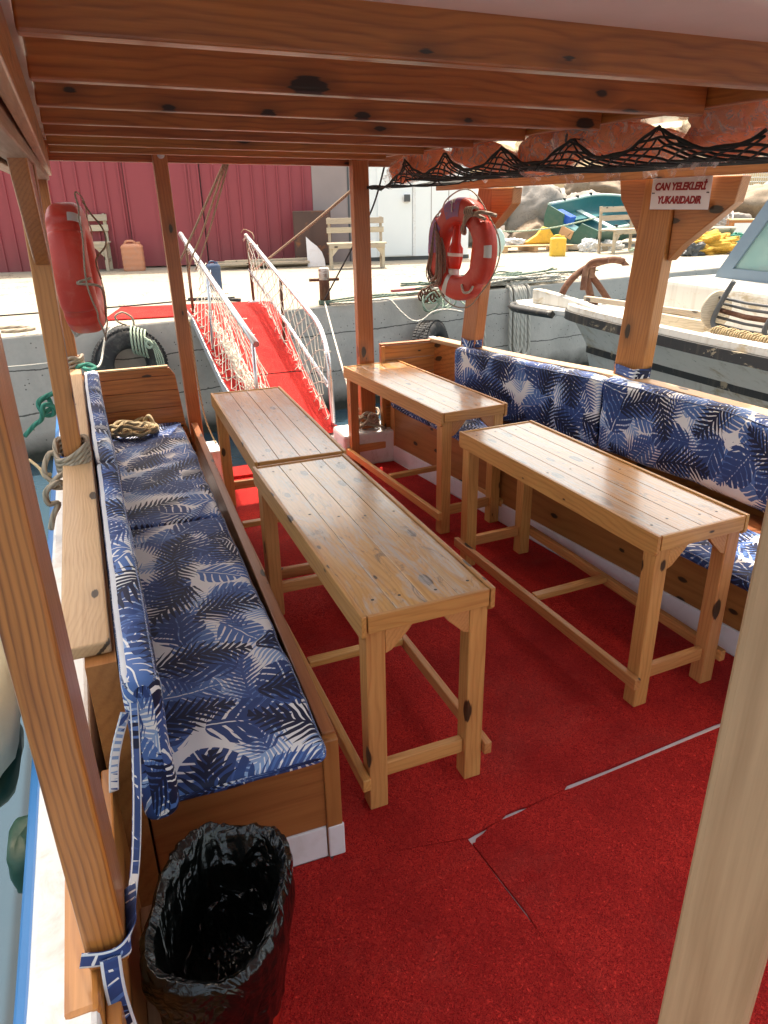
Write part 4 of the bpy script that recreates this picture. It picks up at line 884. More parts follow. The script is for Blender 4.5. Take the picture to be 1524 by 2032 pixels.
for k in range(60):
    u = rng.random(); v = rng.choice((0.0, 0.03, 0.97)); p = netp(min(u, .99), v); mb.tube([p, p + Vector((rng.uniform(-.03, .03), rng.uniform(-.03, .03), rng.uniform(-.03, .01)))], 0.0022, 4)
tag(build('cargo_net', mb, 'net', origin=(2.2, 3.4, 1.9)), 'black knotted net holding the orange life jackets up under the roof', 'net')
# notice board on the starboard post
sn = Vector((-0.967, -0.256, 0)); sx = Vector((0.256, -0.967, 0)); sc = Vector((2.766, 3.183, 1.828)) + sn * 0.006
sm_ = Matrix((sx, Vector((0, 0, 1)), sn)).transposed().to_4x4(); sm_.translation = sc
sg_ = tag(build('sign', MB().box((-0.166, -0.077, -0.004), (0.166, 0.077, 0.0)), 'signwhite', matrix=sm_, bevel=0.002), 'white sign with dark red lettering CAN YELEKLERİ YUKARIDADIR on the right post', 'sign')
def text(name, body, w_, h_, y, parent, mat):
    cu = bpy.data.curves.new(name, 'FONT'); cu.body = body; cu.size = 0.06; cu.shear = 0.22; cu.offset = 0.0030; cu.extrude = 0.0006; cu.align_x = 'CENTER'
    tmp = bpy.data.objects.new(name, cu); COL.objects.link(tmp); bpy.context.view_layer.update()
    me = bpy.data.meshes.new_from_object(tmp.evaluated_get(bpy.context.evaluated_depsgraph_get())); bpy.data.objects.remove(tmp)
    xs = [v.co.x for v in me.vertices]; ys = [v.co.y for v in me.vertices if True]
    kx = w_ / (max(xs) - min(xs)); ky = h_; cx = (max(xs) + min(xs)) / 2
    for v in me.vertices: v.co.x = (v.co.x - cx) * kx; v.co.y = v.co.y * ky / 0.0437 + y; v.co.z += 0.0012
    me.materials.clear(); me.materials.append(M[mat]); o = bpy.data.objects.new(name, me); COL.objects.link(o); o.matrix_basis = parent.matrix_basis.copy(); o.parent = parent; o.matrix_parent_inverse = parent.matrix_basis.inverted(); return o
text('lettering', 'CAN YELEKLERİ', 0.29, 0.034, 0.014, sg_, 'signred'); text('lettering', 'YUKARIDADIR', 0.245, 0.034, -0.048, sg_, 'signred')
for x in (-0.157, -0.149, 0.149, 0.157):
    build('screw', MB().lathe([(0.0035, 0.0), (0.0035, 0.0015), (0.0, 0.002)], 8, sm_ @ Matrix.Translation((x, 0.0 if abs(x) > .15 else 0.0, 0.0))), 'black', sg_)

# ================================================================== ROPES ABOARD
tag(rope('rope', coil((0.055, 4.70, 0.482), 0.165, 6, 0.0125, 0.085, 0.03, 3, 0.9), 0.0125, 'r_manila', n=8, seg=5), 'tangled coil of tan rope lying on the far end of the left seat cushion', 'rope')
mb = MB()
for i in range(4):
    z = 0.895 + 0.02 * i; mb.tube(spline([(-0.213 + rx, 3.045 + ry, z + 0.012 * ((j % 2) - .5) - 0.05 * (rx < 0) * (ry < 0)) for j, (rx, ry) in enumerate(((0.056, 0.0), (0.05, 0.05), (0, 0.056), (-0.056, 0.04), (-0.06, -0.02), (-0.01, -0.058), (0.05, -0.05)))], 5, True), 0.0105, 8, True)
mb.tube(spline([(-0.20, 2.985, 0.89), (-0.25, 2.97, 0.86), (-0.29, 2.96, 0.84), (-0.31, 2.99, 0.80), (-0.27, 3.0, 0.79), (-0.28, 2.95, 0.83), (-0.33, 2.95, 0.80), (-0.335, 2.97, 0.74), (-0.30, 2.98, 0.73), (-0.325, 2.96, 0.69), (-0.345, 2.97, 0.63)], 6), 0.0115, 8)
mb.tube(spline([(-0.26, 3.05, 0.90), (-0.30, 3.05, 0.92), (-0.33, 3.02, 0.86), (-0.31, 3.0, 0.82)], 6), 0.0115, 8)
tag(build('rope', mb, 'r_beige', origin=(-0.21, 3.045, 0.89)), 'thick beige rope knotted round the foot of the left post, above the blue hull edge', 'rope')
tag(rope('rope', [(-0.31, 3.0, 0.85), (-0.345, 3.15, 0.79), (-0.40, 3.5, 0.72), (-0.52, 4.2, 0.55)], 0.008, 'r_manila', n=6), 'thin tan line running from the left post knot down outside the hull', 'rope')
mb = MB()
for i in range(3): mb.tube(spline([(-0.248 + 0.06 * math.cos(k / 8 * 2 * math.pi), 4.99 + 0.07 * math.sin(k / 8 * 2 * math.pi), 0.90 + 0.02 * i + 0.01 * math.sin(k * 2 + i)) for k in range(8)], 4, True), 0.011, 8, True)
tag(build('rope', mb, 'r_beige', origin=(-0.248, 4.99, 0.89)), 'beige rope wound round the foot of the far left post', 'rope')
rope('rope', [(-0.23, 4.92, 0.885), (-0.20, 4.90, 0.90), (-0.15, 4.88, 0.905), (-0.12, 4.86, 0.885), (-0.16, 4.84, 0.88), (-0.19, 4.9, 0.89)], 0.014, 'r_green', label='short green rope end at the far corner of the left bench')
rope('rope', [(-0.28, 4.99, 0.92), (-0.6, 5.6, 0.80), (-1.1, 6.6, 0.62)], 0.005, 'r_white', n=6, label='thin white line leading left from the far left post')
kn = [(-0.23, 3.38, 1.10), (-0.27, 3.4, 1.08), (-0.30, 3.4, 1.07), (-0.335, 3.39, 1.05), (-0.325, 3.38, 1.01), (-0.29, 3.39, 1.02), (-0.30, 3.42, 1.06), (-0.34, 3.42, 1.035), (-0.32, 3.40, 0.99), (-0.285, 3.38, 0.995), (-0.28, 3.37, 1.03), (-0.315, 3.36, 1.04), (-0.335, 3.37, 0.98), (-0.37, 3.4, 0.95), (-0.42, 3.42, 0.90)]
rope('rope', kn, 0.0105, 'r_green', label='green rope with a fat knot, hanging outside the left cap rail')
mb = MB()
for i in range(4): mb.tube(spline([(1.705 + 0.085 * math.cos(k / 9 * 2 * math.pi + i), 4.985 + 0.065 * math.sin(k / 9 * 2 * math.pi + i), 0.275 + 0.028 * i + 0.02 * math.sin(k * 2.2 + i)) for k in range(9)], 4, True), 0.011, 8, True)
mb.tube(spline([(1.66, 4.90, 0.34), (1.63, 4.88, 0.36), (1.60, 4.88, 0.33), (1.61, 4.90, 0.28), (1.65, 4.9, 0.30), (1.70, 4.90, 0.33), (1.75, 4.88, 0.29), (1.80, 4.87, 0.258)], 6), 0.011, 8)
mb.tube(spline([(1.69, 4.9, 0.33), (1.72, 4.885, 0.37), (1.75, 4.89, 0.34), (1.72, 4.88, 0.31), (1.68, 4.885, 0.35), (1.71, 4.9, 0.38)], 6), 0.011, 8)
tag(build('rope', mb, 'r_beige', origin=(1.705, 4.985, 0.26)), 'beige mooring rope knotted round the foot of the right stern post on its white block', 'rope')
rope('rope', sag((1.62, 5.0, 0.36), (2.31, 8.13, 0.76), 0.03), 0.0095, 'r_white', n=6, label='taut white mooring line from the right stern post to the rusty bollard')
rope('rope', [(0.50, 5.04, 1.1), (0.51, 5.06, 0.72), (0.53, 5.08, 0.45), (0.575, 5.09, 0.27), (0.585, 5.05, 0.252)], 0.006, 'r_manila', n=6, label='slack tan line hanging beside the left stern post')

# ================================================================== GANGWAY
gw = thing('gangway', 'red carpeted boarding gangway with white netting and steel handrails, up to the quay', 'gangway', (1.3, 5.5, 0.05))
GL = [(0.985, 5.45, 0.06), (0.87, 6.58, 0.34), (0.805, 7.75, 0.735), (0.785, 8.2, 0.775)]
GR = [(1.635, 5.45, 0.06), (1.655, 6.58, 0.34), (1.71, 7.82, 0.735), (1.74, 8.25, 0.775)]
mb = MB(); low = Vector((0, 0, -0.09))
for i in range(3):
    a, b, c, d = [Vector(p) for p in (GL[i], GR[i], GR[i + 1], GL[i + 1])]; kk = [mb.vert(p) for p in (a, b, c, d)] + [mb.vert(p + low) for p in (a, b, c, d)]
    for q_ in ((0, 1, 2, 3), (7, 6, 5, 4), (0, 4, 5, 1), (2, 6, 7, 3), (1, 5, 6, 2), (3, 7, 4, 0)): mb.face([kk[x] for x in q_])
build('plank', mb, 'alu', gw)
def gwp(s, t, lift=0.0):        # s along 0..1 from boat to quay, t across
    y = 5.47 + s * (8.24 - 5.47); f = lambda T: next(Vector(a).lerp(Vector(b), (y - a[1]) / (b[1] - a[1])) for a, b in zip(T[:-1], T[1:]) if a[1] <= y <= b[1] + 1e-6)
    a = f(GL if y <= 8.2 else GL[:-1] + [(0.785, 8.3, 0.775)]); b = f(GR); p = a.lerp(b, t); p.z += lift; return p
for s0, s1 in ((0.0, 0.40), (0.406, 1.0)):
    mb = MB(); mb.grid(lambda u, v: gwp(s0 + u * (s1 - s0), 0.012 + v * 0.985, 0.016), 10, 4, flip=True); build('carpet_runner', mb, 'carpet', gw)
def rail(pts, r, mat='steel', nm='handrail'): return build(nm, MB().tube(pts, r, 12), mat, gw)
rL = [Vector((0.992, 5.38, 0.855)), Vector((0.915, 6.7, 1.165)), Vector((0.845, 7.94, 1.455)), Vector((0.832, 8.2, 1.515))]
rail(rL, 0.024)
rRp = [(1.535, 8.38, 1.475), (1.575, 7.3, 1.21), (1.615, 6.2, 0.95), (1.625, 5.98, 0.885), (1.625, 5.82, 0.80), (1.612, 5.66, 0.66), (1.607, 5.60, 0.45), (1.607, 5.57, 0.10)]
rail(spline(rRp, 5), 0.021)
rail([(1.535, 8.36, 1.12), (1.58, 7.2, 0.82), (1.61, 5.68, 0.42)], 0.017, nm='mid_rail')
for b, t in (((0.84, 7.95, 0.69), (0.845, 7.94, 1.46)), ((0.895, 7.1, 0.46), (0.90, 6.98, 1.22)), ((0.985, 5.50, 0.08), (0.986, 5.48, 0.86)), ((1.545, 8.3, 0.75), (1.538, 8.34, 1.47)), ((1.598, 7.15, 0.45), (1.582, 7.05, 1.15))):
    o = build('stanchion', MB().tube([b, t], 0.015, 10), 'steel' if b[0] < 0.99 and b[1] < 7.5 else 'rust', gw)
build('foot_plate', MB().box((1.50, 8.262, 0.74), (1.60, 8.42, 0.80)), 'white', gw, bevel=0.004)
def rlz(T, y): return next(Vector(a).lerp(Vector(b), (y - a[1]) / (b[1] - a[1])) for a, b in zip(T[:-1], T[1:]) if min(a[1], b[1]) - 1e-6 <= y <= max(a[1], b[1]) + 1e-6)
def netting(top, y0, y1, side, bulge, seed, nu, nv):
    mb = MB(); q = random.Random(seed); J = {}
    def p(i, j):
        if (i, j) in J: return J[(i, j)]
        y = y0 + (y1 - y0) * i / nu; v = j / nv
        T = rlz(top, y); s = min(1, max(0, (y - 5.47) / (8.24 - 5.47))); B = gwp(s, 0.04 if side < 0 else 0.93, 0.03)
        if side > 0 and y > 7.0: B = B.lerp(Vector((1.56, y, B.z)), 0.7)
        r = T.lerp(B, v ** 0.92); r.x -= side * bulge * math.sin(v * math.pi) ** 1.3; r += Vector((q.uniform(-1, 1), q.uniform(-1, 1), q.uniform(-1, 1))) * 0.010
        J[(i, j)] = r; return r
    for i in range(nu):
        for j in range(nv):
            if (i + j) % 2 == 0: a, b = (i, j), (i + 1, j + 1)
            else: a, b = (i + 1, j), (i, j + 1)
            mb.tube([p(*a), (p(*a) + p(*b)) / 2 - Vector((0, 0, 0.004)), p(*b)], 0.0036, 4, cap=False)
    for k in range(nu * 3):                              # lashings and frayed ends along the rail and the foot
        i = q.randint(0, nu); P = p(i, q.choice((0, 0, nv, nv, nv)))
        mb.tube([P, P + Vector((q.uniform(-.03, .03), q.uniform(-.04, .04), q.uniform(-.03, .04))), P + Vector((q.uniform(-.05, .05), q.uniform(-.06, .06), q.uniform(-.06, .03)))], 0.0034, 4)
    return mb
mb = netting([tuple(x) for x in rL], 5.5, 7.92, -1, 0.10, 3, 34, 12)
q = random.Random(9)
for k in range(60):                                      # slack bunched cords lying along the inside of the net
    s0 = q.uniform(0.02, 0.5); s1 = s0 + q.uniform(0.15, 0.4); pts = [gwp(min(0.95, s0 + (s1 - s0) * f), 0.10 + 0.16 * q.random(), 0.05 + q.uniform(0.0, 0.30) * (1 - abs(f - .5))) for f in (0, .33, .66, 1)]
    mb.tube(spline(pts, 3), 0.0036, 4)
build('netting', mb, 'whitenet', gw)
mb = netting([tuple(Vector(x)) for x in rRp[:6][::-1]], 5.68, 8.34, 1, 0.03, 5, 30, 10)
build('netting', mb, 'whitenet', gw)
build('lashing', MB().tube(spline([(1.49, 8.4, 1.50), (1.52, 8.35, 1.535), (1.57, 8.2, 1.50), (1.575, 8.15, 1.44)], 5), 0.005, 5), 'r_brown', gw)
rope('rope', [(0.846, 5.14, 2.05), (0.74, 6.4, 1.58), (0.66, 7.5, 1.19)], 0.010, 'r_brown', n=6, label='brown hoisting rope from the roof down to the gangway, leftmost of three')
rope('rope', [(0.856, 5.14, 2.05), (0.84, 6.5, 1.60), (0.825, 7.65, 1.24), (0.845, 7.93, 1.0)], 0.009, 'r_brown', n=6, label='brown hoisting rope from the roof down to the gangway, middle of three')
rope('rope', [(0.872, 5.14, 2.05), (0.88, 6.5, 1.57), (0.865, 7.5, 1.22)], 0.0075, 'r_brown', n=6, label='brown hoisting rope from the roof down to the gangway, rightmost of three')
rope('rope', [(1.67, 5.0, 1.895), (1.66, 6.2, 1.62), (1.60, 7.9, 1.22), (1.545, 8.33, 1.10)], 0.0105, 'r_brown', n=6, label='brown rope slanting from the right stern post down to the netting of the gangway')
rope('rope', [(1.915, 5.08, 2.05), (1.91, 5.3, 1.8), (1.905, 5.6, 1.6), (1.85, 6.5, 1.0)], 0.007, 'r_black', n=6, label='thin black rope hanging from the roof beside the right stern post')

# ================================================================== QUAY: what stands on it
slab('carpet', [(-0.05, 8.05), (0.16, 8.98), (1.02, 8.84), (1.75, 8.72), (1.76, 8.29), (0.775, 8.24), (0.765, 7.97)], QZ + 0.004, QZ + 0.016, 'carpet', 'red mat lying on the sunlit quay at the head of the gangway', 'carpet', 'red carpets on the deck')
W0 = Vector((-1.66, 14.9, QZ)); wd = Vector((0.9826, -0.1858, 0)); wnn = Vector((0.1858, 0.9826, 0))
wm = Matrix((wd, wnn, Vector((0, 0, 1)))).transposed().to_4x4(); wm.translation = W0
wh = thing('warehouse', 'dark red profiled sheet warehouse with a plain grey end bay', 'warehouse', W0); H = 3.3
def sheet(s0, s1, per, rib, dep, skip=()):
    pts = []; s = s0
    while s < s1:
        pts += [(s, 0.0), (min(s + per - rib, s1), 0.0)]
        if s + per < s1: pts += [(s + per - rib + 0.008, -dep), (s + per - 0.008, -dep)]
        s += per
    mb = MB(); A = [mb.vert(wm @ Vector((x, y, 0.0))) for x, y in pts]; B = [mb.vert(wm @ Vector((x, y, H))) for x, y in pts]
    for i in range(len(pts) - 1): mb.face((A[i], A[i + 1], B[i + 1], B[i]))
    return mb
def wall_obj(name, mb, mat, par): 
    inv = wm.inverted(); mb.v = [inv @ v for v in mb.v]; return build(name, mb, mat, par, matrix=wm)
wall_obj('wall', sheet(-9.0, 2.32, 0.235, 0.045, 0.03), 'redwall', wh)
wall_obj('wall', sheet(3.62, 5.56, 0.225, 0.04, 0.03), 'redwall', wh)
dr = wall_obj('door', MB().box((2.34, -0.035, 0.03), (3.60, 0.02, 3.2), mat=wm), 'redwall', wh)
for s in (2.34, 2.82, 2.88, 3.36, 3.42, 3.57): wall_obj('door_batten', MB().box((s, -0.055, 0.03), (s + 0.03, -0.037, 3.2), mat=wm), 'redwall', dr)
wall_obj('wall', MB().box((5.563, -0.01, 0), (6.56, 0.15, H), mat=wm), 'greywall', wh)
wall_obj('wall', MB().box((-9.0, 0.16, 0), (6.56, 4, H - 0.02), mat=wm), 'greywall', wh)
wall_obj('wall_joint', MB().box((6.20, -0.022, 0), (6.23, -0.011, H), mat=wm), 'darkgrey', wh)
cb = thing('white_cabin', 'white panelled site cabin with a door and a grey wall lamp', 'cabin', wm @ Vector((7.5, 0, 0)))
wall_obj('wall', MB().box((6.58, -0.16, 0.07), (8.45, 2.2, 2.35), mat=wm), 'cabin', cb)
wall_obj('plinth', MB().box((6.55, -0.13, 0.0), (8.48, 2.2, 0.068), mat=wm), 'darkgrey', cb)
d2 = wall_obj('door', MB().box((6.72, -0.185, 0.09), (7.36, -0.162, 2.1), mat=wm), 'cabin', cb)
wall_obj('door_frame', MB().box((7.375, -0.195, 0.08), (7.425, -0.162, 2.14), mat=wm), 'white', d2)
for s in (7.72, 8.05): wall_obj('panel_joint', MB().box((s, -0.164, 0.09), (s + 0.012, -0.1605, 2.3), mat=wm), 'greywall', cb)
lp = wall_obj('wall_lamp', MB().lathe([(0.085, 0), (0.085, 0.03), (0.07, 0.05), (0.0, 0.05)], 20, wm @ Matrix.Translation((7.255, -0.186, 1.075)) @ Matrix.Rotation(R(90), 4, 'X')), 'white', cb)
wall_obj('lamp_glass', MB().box((7.20, -0.265, 1.015), (7.31, -0.238, 1.135), mat=wm), 'darkgrey', lp)
# rusty cabinet, white offcut
cm = wm @ Matrix.Translation((5.5, -0.42, 0)) @ Matrix.Rotation(R(-6), 4, 'Z')
cbn = thing('metal_cabinet', 'rusty brown sheet metal cabinet standing by the corner of the red wall', 'cabinet', cm.translation)
build('carcass', MB().box((-0.33, -0.2, 0.01), (0.33, 0.2, 0.9), mat=cm), 'darkrust', cbn, bevel=0.01)
build('door', MB().box((-0.31, -0.212, 0.04), (0.0, -0.203, 0.87), mat=cm), 'darkrust', cbn); build('door', MB().box((0.005, -0.212, 0.04), (0.315, -0.203, 0.87), mat=cm), 'darkrust', cbn)
fm = Matrix.Translation((3.42, 13.0, QZ)) @ Matrix.Rotation(R(-10), 4, 'Z') @ Matrix.Rotation(R(78), 4, 'X')
tag(build('offcut_board', MB().prism([(0, 0), (0.31, 0), (0.30, 0.12), (0.26, 0.24), (0.18, 0.34), (0.08, 0.42), (0, 0.50)], 0.02, fm), 'pinkwhite', origin=(3.42, 13.0, QZ)), 'white curved offcut board leaning on the rusty cabinet', 'board')
mb = MB(); q = random.Random(2)
for i in range(7): y = 13.35 + q.uniform(-.25, .2); mb.box((-0.75 + q.uniform(-.2, .1), -0.06, 0.0), (0.7 + q.uniform(-.1, .2), 0.06, 0.035), mat=Matrix.Translation((2.72, y, QZ + 0.035 * (i // 2) + .001)) @ Matrix.Rotation(R(-8 + q.uniform(-7, 7)), 4, 'Z'))
tag(build('plank_stack', mb, 'grey', origin=(2.72, 13.35, QZ)), 'low stack of grey planks at the foot of the red wall', 'planks')
# benches on the quay
qb = thing('quay_bench', '', 'bench', (0, 0, 0), 'grey wooden benches on the quay')
for y in (-0.13, 0.0, 0.13): beam('seat_plank', (-0.53, y, 0.43), (0.53, y, 0.43), 0.122, 0.025, 'grey', qb)
beam('apron', (-0.50, -0.185, 0.385), (0.50, -0.185, 0.385), 0.022, 0.065, 'grey', qb)
for x in (-0.47, 0.47):
    beam('leg', (x, -0.15, 0), (x, -0.15, 0.417), 0.05, 0.05, 'grey', qb, up=(0, 1, 0)); beam('leg', (x, 0.20, 0), (x, 0.25, 0.86), 0.05, 0.045, 'grey', qb, up=(0, 1, 0))
    s_ = -1 if x > 0 else 1
    build('gusset', MB().prism([(0, 0), (s_ * 0.11, 0), (0, -0.13)], 0.022, Matrix.Translation((x + s_ * 0.025, -0.16, 0.352)) @ Matrix.Rotation(R(90), 4, 'X')), 'grey', qb)
    beam('side_rail', (x, -0.12, 0.16), (x, 0.19, 0.16), 0.03, 0.05, 'grey', qb)
beam('back_slat', (-0.52, 0.195, 0.80), (0.52, 0.195, 0.80), 0.022, 0.10, 'grey', qb, up=(0, 0.06, 1)); beam('back_slat', (-0.52, 0.185, 0.645), (0.52, 0.185, 0.645), 0.022, 0.095, 'grey', qb, up=(0, 0.06, 1))
for i, (x, y, a, k, lab) in enumerate([(4.11, 12.35, -14, 0.93, 'pale wooden bench in front of the white cabin door'), (-0.33, 14.35, -10, 1.07, 'weathered wooden bench against the red wall, behind the left lifebuoy'), (9.86, 12.78, 14, 1.0, 'weathered wooden bench in front of the green boat')]):
    o = qb if i == 0 else copy_tree(qb); o['label'] = lab; o.matrix_basis = Matrix.Translation((x, y, QZ)) @ Matrix.Rotation(R(a), 4, 'Z') @ Matrix.Scale(k, 4)
# jerry cans
def jerry(loc, w_, d_, h_, rot, mat, label):
    t = thing('jerry_can', label, 'jerry can', loc); mt = Matrix.Translation(loc) @ Matrix.Rotation(R(rot), 4, 'Z'); mb = MB()
    def fn(u, v):
        a = u * 2 * math.pi; g = lambda x: math.copysign(abs(x) ** 0.4, x); k = 1 - 0.25 * max(0, (v - 0.88) / 0.12) ** 2 - 0.06 * max(0, (0.06 - v) / 0.06); k *= 1 + 0.012 * math.sin(v * 30)
        return mt @ Vector((w_ / 2 * k * g(math.cos(a)), d_ / 2 * k * g(math.sin(a)), h_ * v))
    mb.grid(fn, 32, 26); n = 32; top = [mb.vert(fn(i / n, 1.0)) for i in range(n)]; mb.face(top); build('body', mb, mat, t)
    build('handle', MB().tube(spline([mt @ Vector(p) for p in ((-w_ * .3, 0, h_ * .97), (-w_ * .22, 0, h_ * 1.08), (w_ * .1, 0, h_ * 1.08), (w_ * .16, 0, h_ * .97))], 4), w_ * 0.06, 8), mat, t)
    build('cap', MB().lathe([(w_ * .11, 0), (w_ * .11, h_ * .08), (0, h_ * .08)], 12, mt @ Matrix.Translation((w_ * .3, 0, h_ * 0.985))), mat, t)
jerry((0.575, 13.95, QZ), 0.36, 0.26, 0.44, -8, 'terracotta', 'faded orange plastic jerry can standing in front of the red wall')
jerry((8.3, 12.72, QZ), 0.29, 0.22, 0.34, -20, 'yellow', 'yellow plastic jerry can in front of the transom of the green boat')
jerry((1.40, 10.2, QZ), 0.17, 0.15, 0.34, 10, 'navy', 'navy blue plastic can behind the left net of the gangway')
# bollard
bo = thing('bollard', 'rusty iron bollard with a crossbar and flaking white top, on the quay edge', 'bollard', (2.335, 8.2, QZ))
build('stump', MB().lathe([(0.058, 0), (0.058, 0.385), (0.05, 0.397), (0.0, 0.40)], 20, Matrix.Translation((2.335, 8.2, QZ))), 'rust', bo)
build('painted_top', MB().lathe([(0.0590, 0.27), (0.0592, 0.386), (0.051, 0.3985), (0.0, 0.4015)], 20, Matrix.Translation((2.335, 8.2, QZ))), 'flake' if 'flake' in M else 'white', bo)
build('crossbar', MB().tube([(2.17, 8.23, QZ + 0.27), (2.50, 8.17, QZ + 0.27)], 0.017, 10), 'rust', bo)
# tyres hung as fenders
def tyre(label, c, axis, Ro, wd_, hub):
    t = thing('tyre_fender', label, 'tyre', c, 'old tyres hung on the quay wall'); mt = ori(c, axis); mb = MB(); pr = []
    for k in range(26):
        a = 2 * math.pi * k / 26; g = lambda x, e: math.copysign(abs(x) ** e, x); pr.append((Ro - 0.095 + 0.095 * g(math.cos(a), 0.6), wd_ / 2 * g(math.sin(a), 0.75)))
    mb.lathe(pr, 56, mt, closed=True); b_ = build('tyre', mb, 'rubber', t); tr = MB()
    for k in range(60):
        a = 2 * math.pi * k / 60
        for zz in (-0.3, -0.1, 0.1, 0.3):
            tr.box((-0.012, -0.014, -wd_ * 0.075), (0.004, 0.014, wd_ * 0.075), mat=mt @ Matrix.Rotation(a + zz * 0.12, 4, 'Z') @ Matrix.Translation((Ro + 0.002, 0, zz * wd_)))
    build('tread', tr, 'rubber', b_)
    if hub: build('hub_disc', MB().lathe([(0.0, 0.02), (Ro - 0.17, 0.02), (Ro - 0.17, -0.02), (0.0, -0.02)], 32, mt), 'rubber', t)
    return t
wn3 = Vector((-qn.x, -qn.y, 0))
tyre('black tyre hung flat on the quay wall behind the left bench', (0.14, 7.545, 0.36), wn3 + Vector((0, 0, 0.12)), 0.345, 0.19, False)
tyre('black tyre with dark hub, hung at an angle on the quay wall below the lifebuoy', (3.62, 8.13, 0.06), wn3 + Vector((0.75, 0, 0.12)), 0.40, 0.24, True)
mb = MB()
for i in range(5): mb.tube(spline([(0.20 + 0.03 * i + 0.07 * math.cos(k / 8 * 6.283) * 0.3, 7.53 + 0.13 * math.cos(k / 8 * 6.283), 0.60 + 0.13 * math.sin(k / 8 * 6.283) - 0.012 * i) for k in range(8)], 4, True), 0.010, 7, True)
for i in range(4): mb.tube(spline([(0.32 + 0.02 * i, 7.40, 0.60), (0.37 + .015 * i, 7.40, 0.52), (0.385 + .02 * i, 7.40, 0.40), (0.40 + 0.012 * i, 7.41, 0.30 - 0.02 * i)], 4), 0.008, 6)
mb.tube(spline([(0.30, 7.40, 0.63), (0.34, 7.38, 0.60), (0.36, 7.39, 0.56), (0.33, 7.38, 0.54), (0.31, 7.39, 0.58), (0.35, 7.37, 0.61)], 5), 0.014, 7)
tag(build('rope', mb, 'r_pale', origin=(0.25, 7.5, 0.6)), 'pale green rope lashed over the top of the left tyre', 'rope')
rope('rope', [(0.12, 7.62, 0.735), (0.02, 7.42, 0.74), (-0.05, 7.38, 0.66), (-0.12, 7.2, 0.48), (-0.17, 6.6, 0.55), (-0.235, 5.05, 0.90)], 0.010, 'r_white', n=7, label='pale mooring line from the left tyre to the far left post')
rope('rope', [(0.16, 7.62, 0.73), (0.09, 7.6, 0.77), (0.07, 7.55, 0.83), (0.14, 7.56, 0.86), (0.22, 7.6, 0.80), (0.23, 7.62, 0.73)], 0.010, 'r_beige', n=7, label='stiff loop of beige rope standing on the quay above the left tyre')
rope('rope', [(-0.95, 7.75, QZ + .01), (-0.8, 7.72, QZ + .015), (-0.68, 7.82, QZ + .012), (-0.8, 7.98, QZ + .01), (-0.95, 8.0, QZ + .012), (-1.2, 7.9, QZ + .01)], 0.02, 'r_beige', n=7, label='thick beige rope curled on the quay edge at the far left')
rope('rope', [(-1.6, 8.9, QZ + .008), (-0.6, 9.0, QZ + .008), (0.2, 9.1, QZ + .008), (0.9, 9.25, QZ + .01), (1.5, 9.3, QZ + .01)], 0.008, 'r_black', n=5, label='thin dark line lying across the quay behind the gangway head')
rope('rope', [(1.5, 8.9, QZ + .02), (1.2, 9.1, QZ + .03), (1.0, 9.25, QZ + .02), (0.95, 9.3, QZ + .02)], 0.02, 'r_black', n=6, label='short thick black line on the quay behind the gangway net')
# lines round the bollard
mb = MB()
for i in range(3): mb.tube(spline([(2.335 + 0.068 * math.cos(k / 8 * 6.283), 8.2 + 0.068 * math.sin(k / 8 * 6.283), QZ + 0.015 + 0.014 * i) for k in range(8)], 4, True), 0.009, 6, True)
mb.tube(spline([(2.40, 8.16, QZ + 0.02), (2.9, 8.28, QZ + 0.03), (3.8, 8.55, QZ + 0.03), (4.4, 8.75, QZ + 0.05), (5.0, 8.9, QZ + 0.12)], 5), 0.013, 7)
mb.tube(spline([(2.40, 8.19, QZ + 0.04), (2.9, 8.33, QZ + 0.05), (3.5, 8.52, QZ + 0.02)], 5), 0.011, 7)
tag(build('rope', mb, 'r_dk', origin=(2.335, 8.2, QZ)), 'dark green mooring lines from the bollard to the right along the quay', 'rope')
rope('rope', [(2.42, 8.12, QZ + .012), (2.7, 8.16, QZ + .012), (2.98, 8.19, QZ + .014), (3.1, 8.15, QZ + 0.01), (3.2, 8.05, 0.60), (3.32, 8.0, 0.50), (3.45, 8.0, 0.50), (3.58, 8.0, 0.58), (3.75, 7.98, 0.60), (3.95, 7.98, 0.56)], 0.012, 'r_white', n=7, label='white rope drooping over the quay edge onto the right tyre')
rope('rope', [(2.36, 8.12, QZ + .012), (2.5, 8.09, QZ + .014), (2.62, 8.04, QZ + .016), (2.66, 8.03, QZ + .018)], 0.012, 'r_beige', n=7, label='frayed rope end on the quay beside the bollard')
mb = MB(); q = random.Random(12)
for i in range(9):
    c = Vector((3.78 + q.uniform(-.14, .14), 8.22 + q.uniform(-.06, .06), 0.70 + q.uniform(-.06, .06))); r_ = q.uniform(.05, .13)
    mb.tube(spline([c + Vector((r_ * math.cos(k / 7 * 6.283 + i), 0.4 * r_ * math.sin(k * 1.7), r_ * math.sin(k / 7 * 6.283 + i))) for k in range(7)], 4, True), 0.010, 6, True)
mb.tube(spline([(3.86, 8.12, 0.74), (3.88, 8.12, 0.88), (3.95, 8.14, 0.95), (4.02, 8.16, 0.88), (4.0, 8.15, 0.72)], 5), 0.010, 6)
mb.tube(spline([(3.95, 8.1, 0.70), (4.05, 8.0, 0.58), (4.08, 7.98, 0.40)], 5), 0.010, 6)
tag(build('rope', mb, 'r_pale', origin=(3.78, 8.2, 0.7)), 'tangle of pale green rope on top of the right tyre', 'rope')
mb = MB()
for i in range(7):
    c = Vector((3.52 + 0.045 * i * .6, 8.22, 0.74 + 0.035 * math.sin(i * 1.9))); mb.tube([c + Vector((0.035 * math.cos(k / 8 * 6.283), 0.02 * math.sin(i * 2 + k), 0.05 * math.sin(k / 8 * 6.283))) for k in range(8)], 0.011, 6, True)
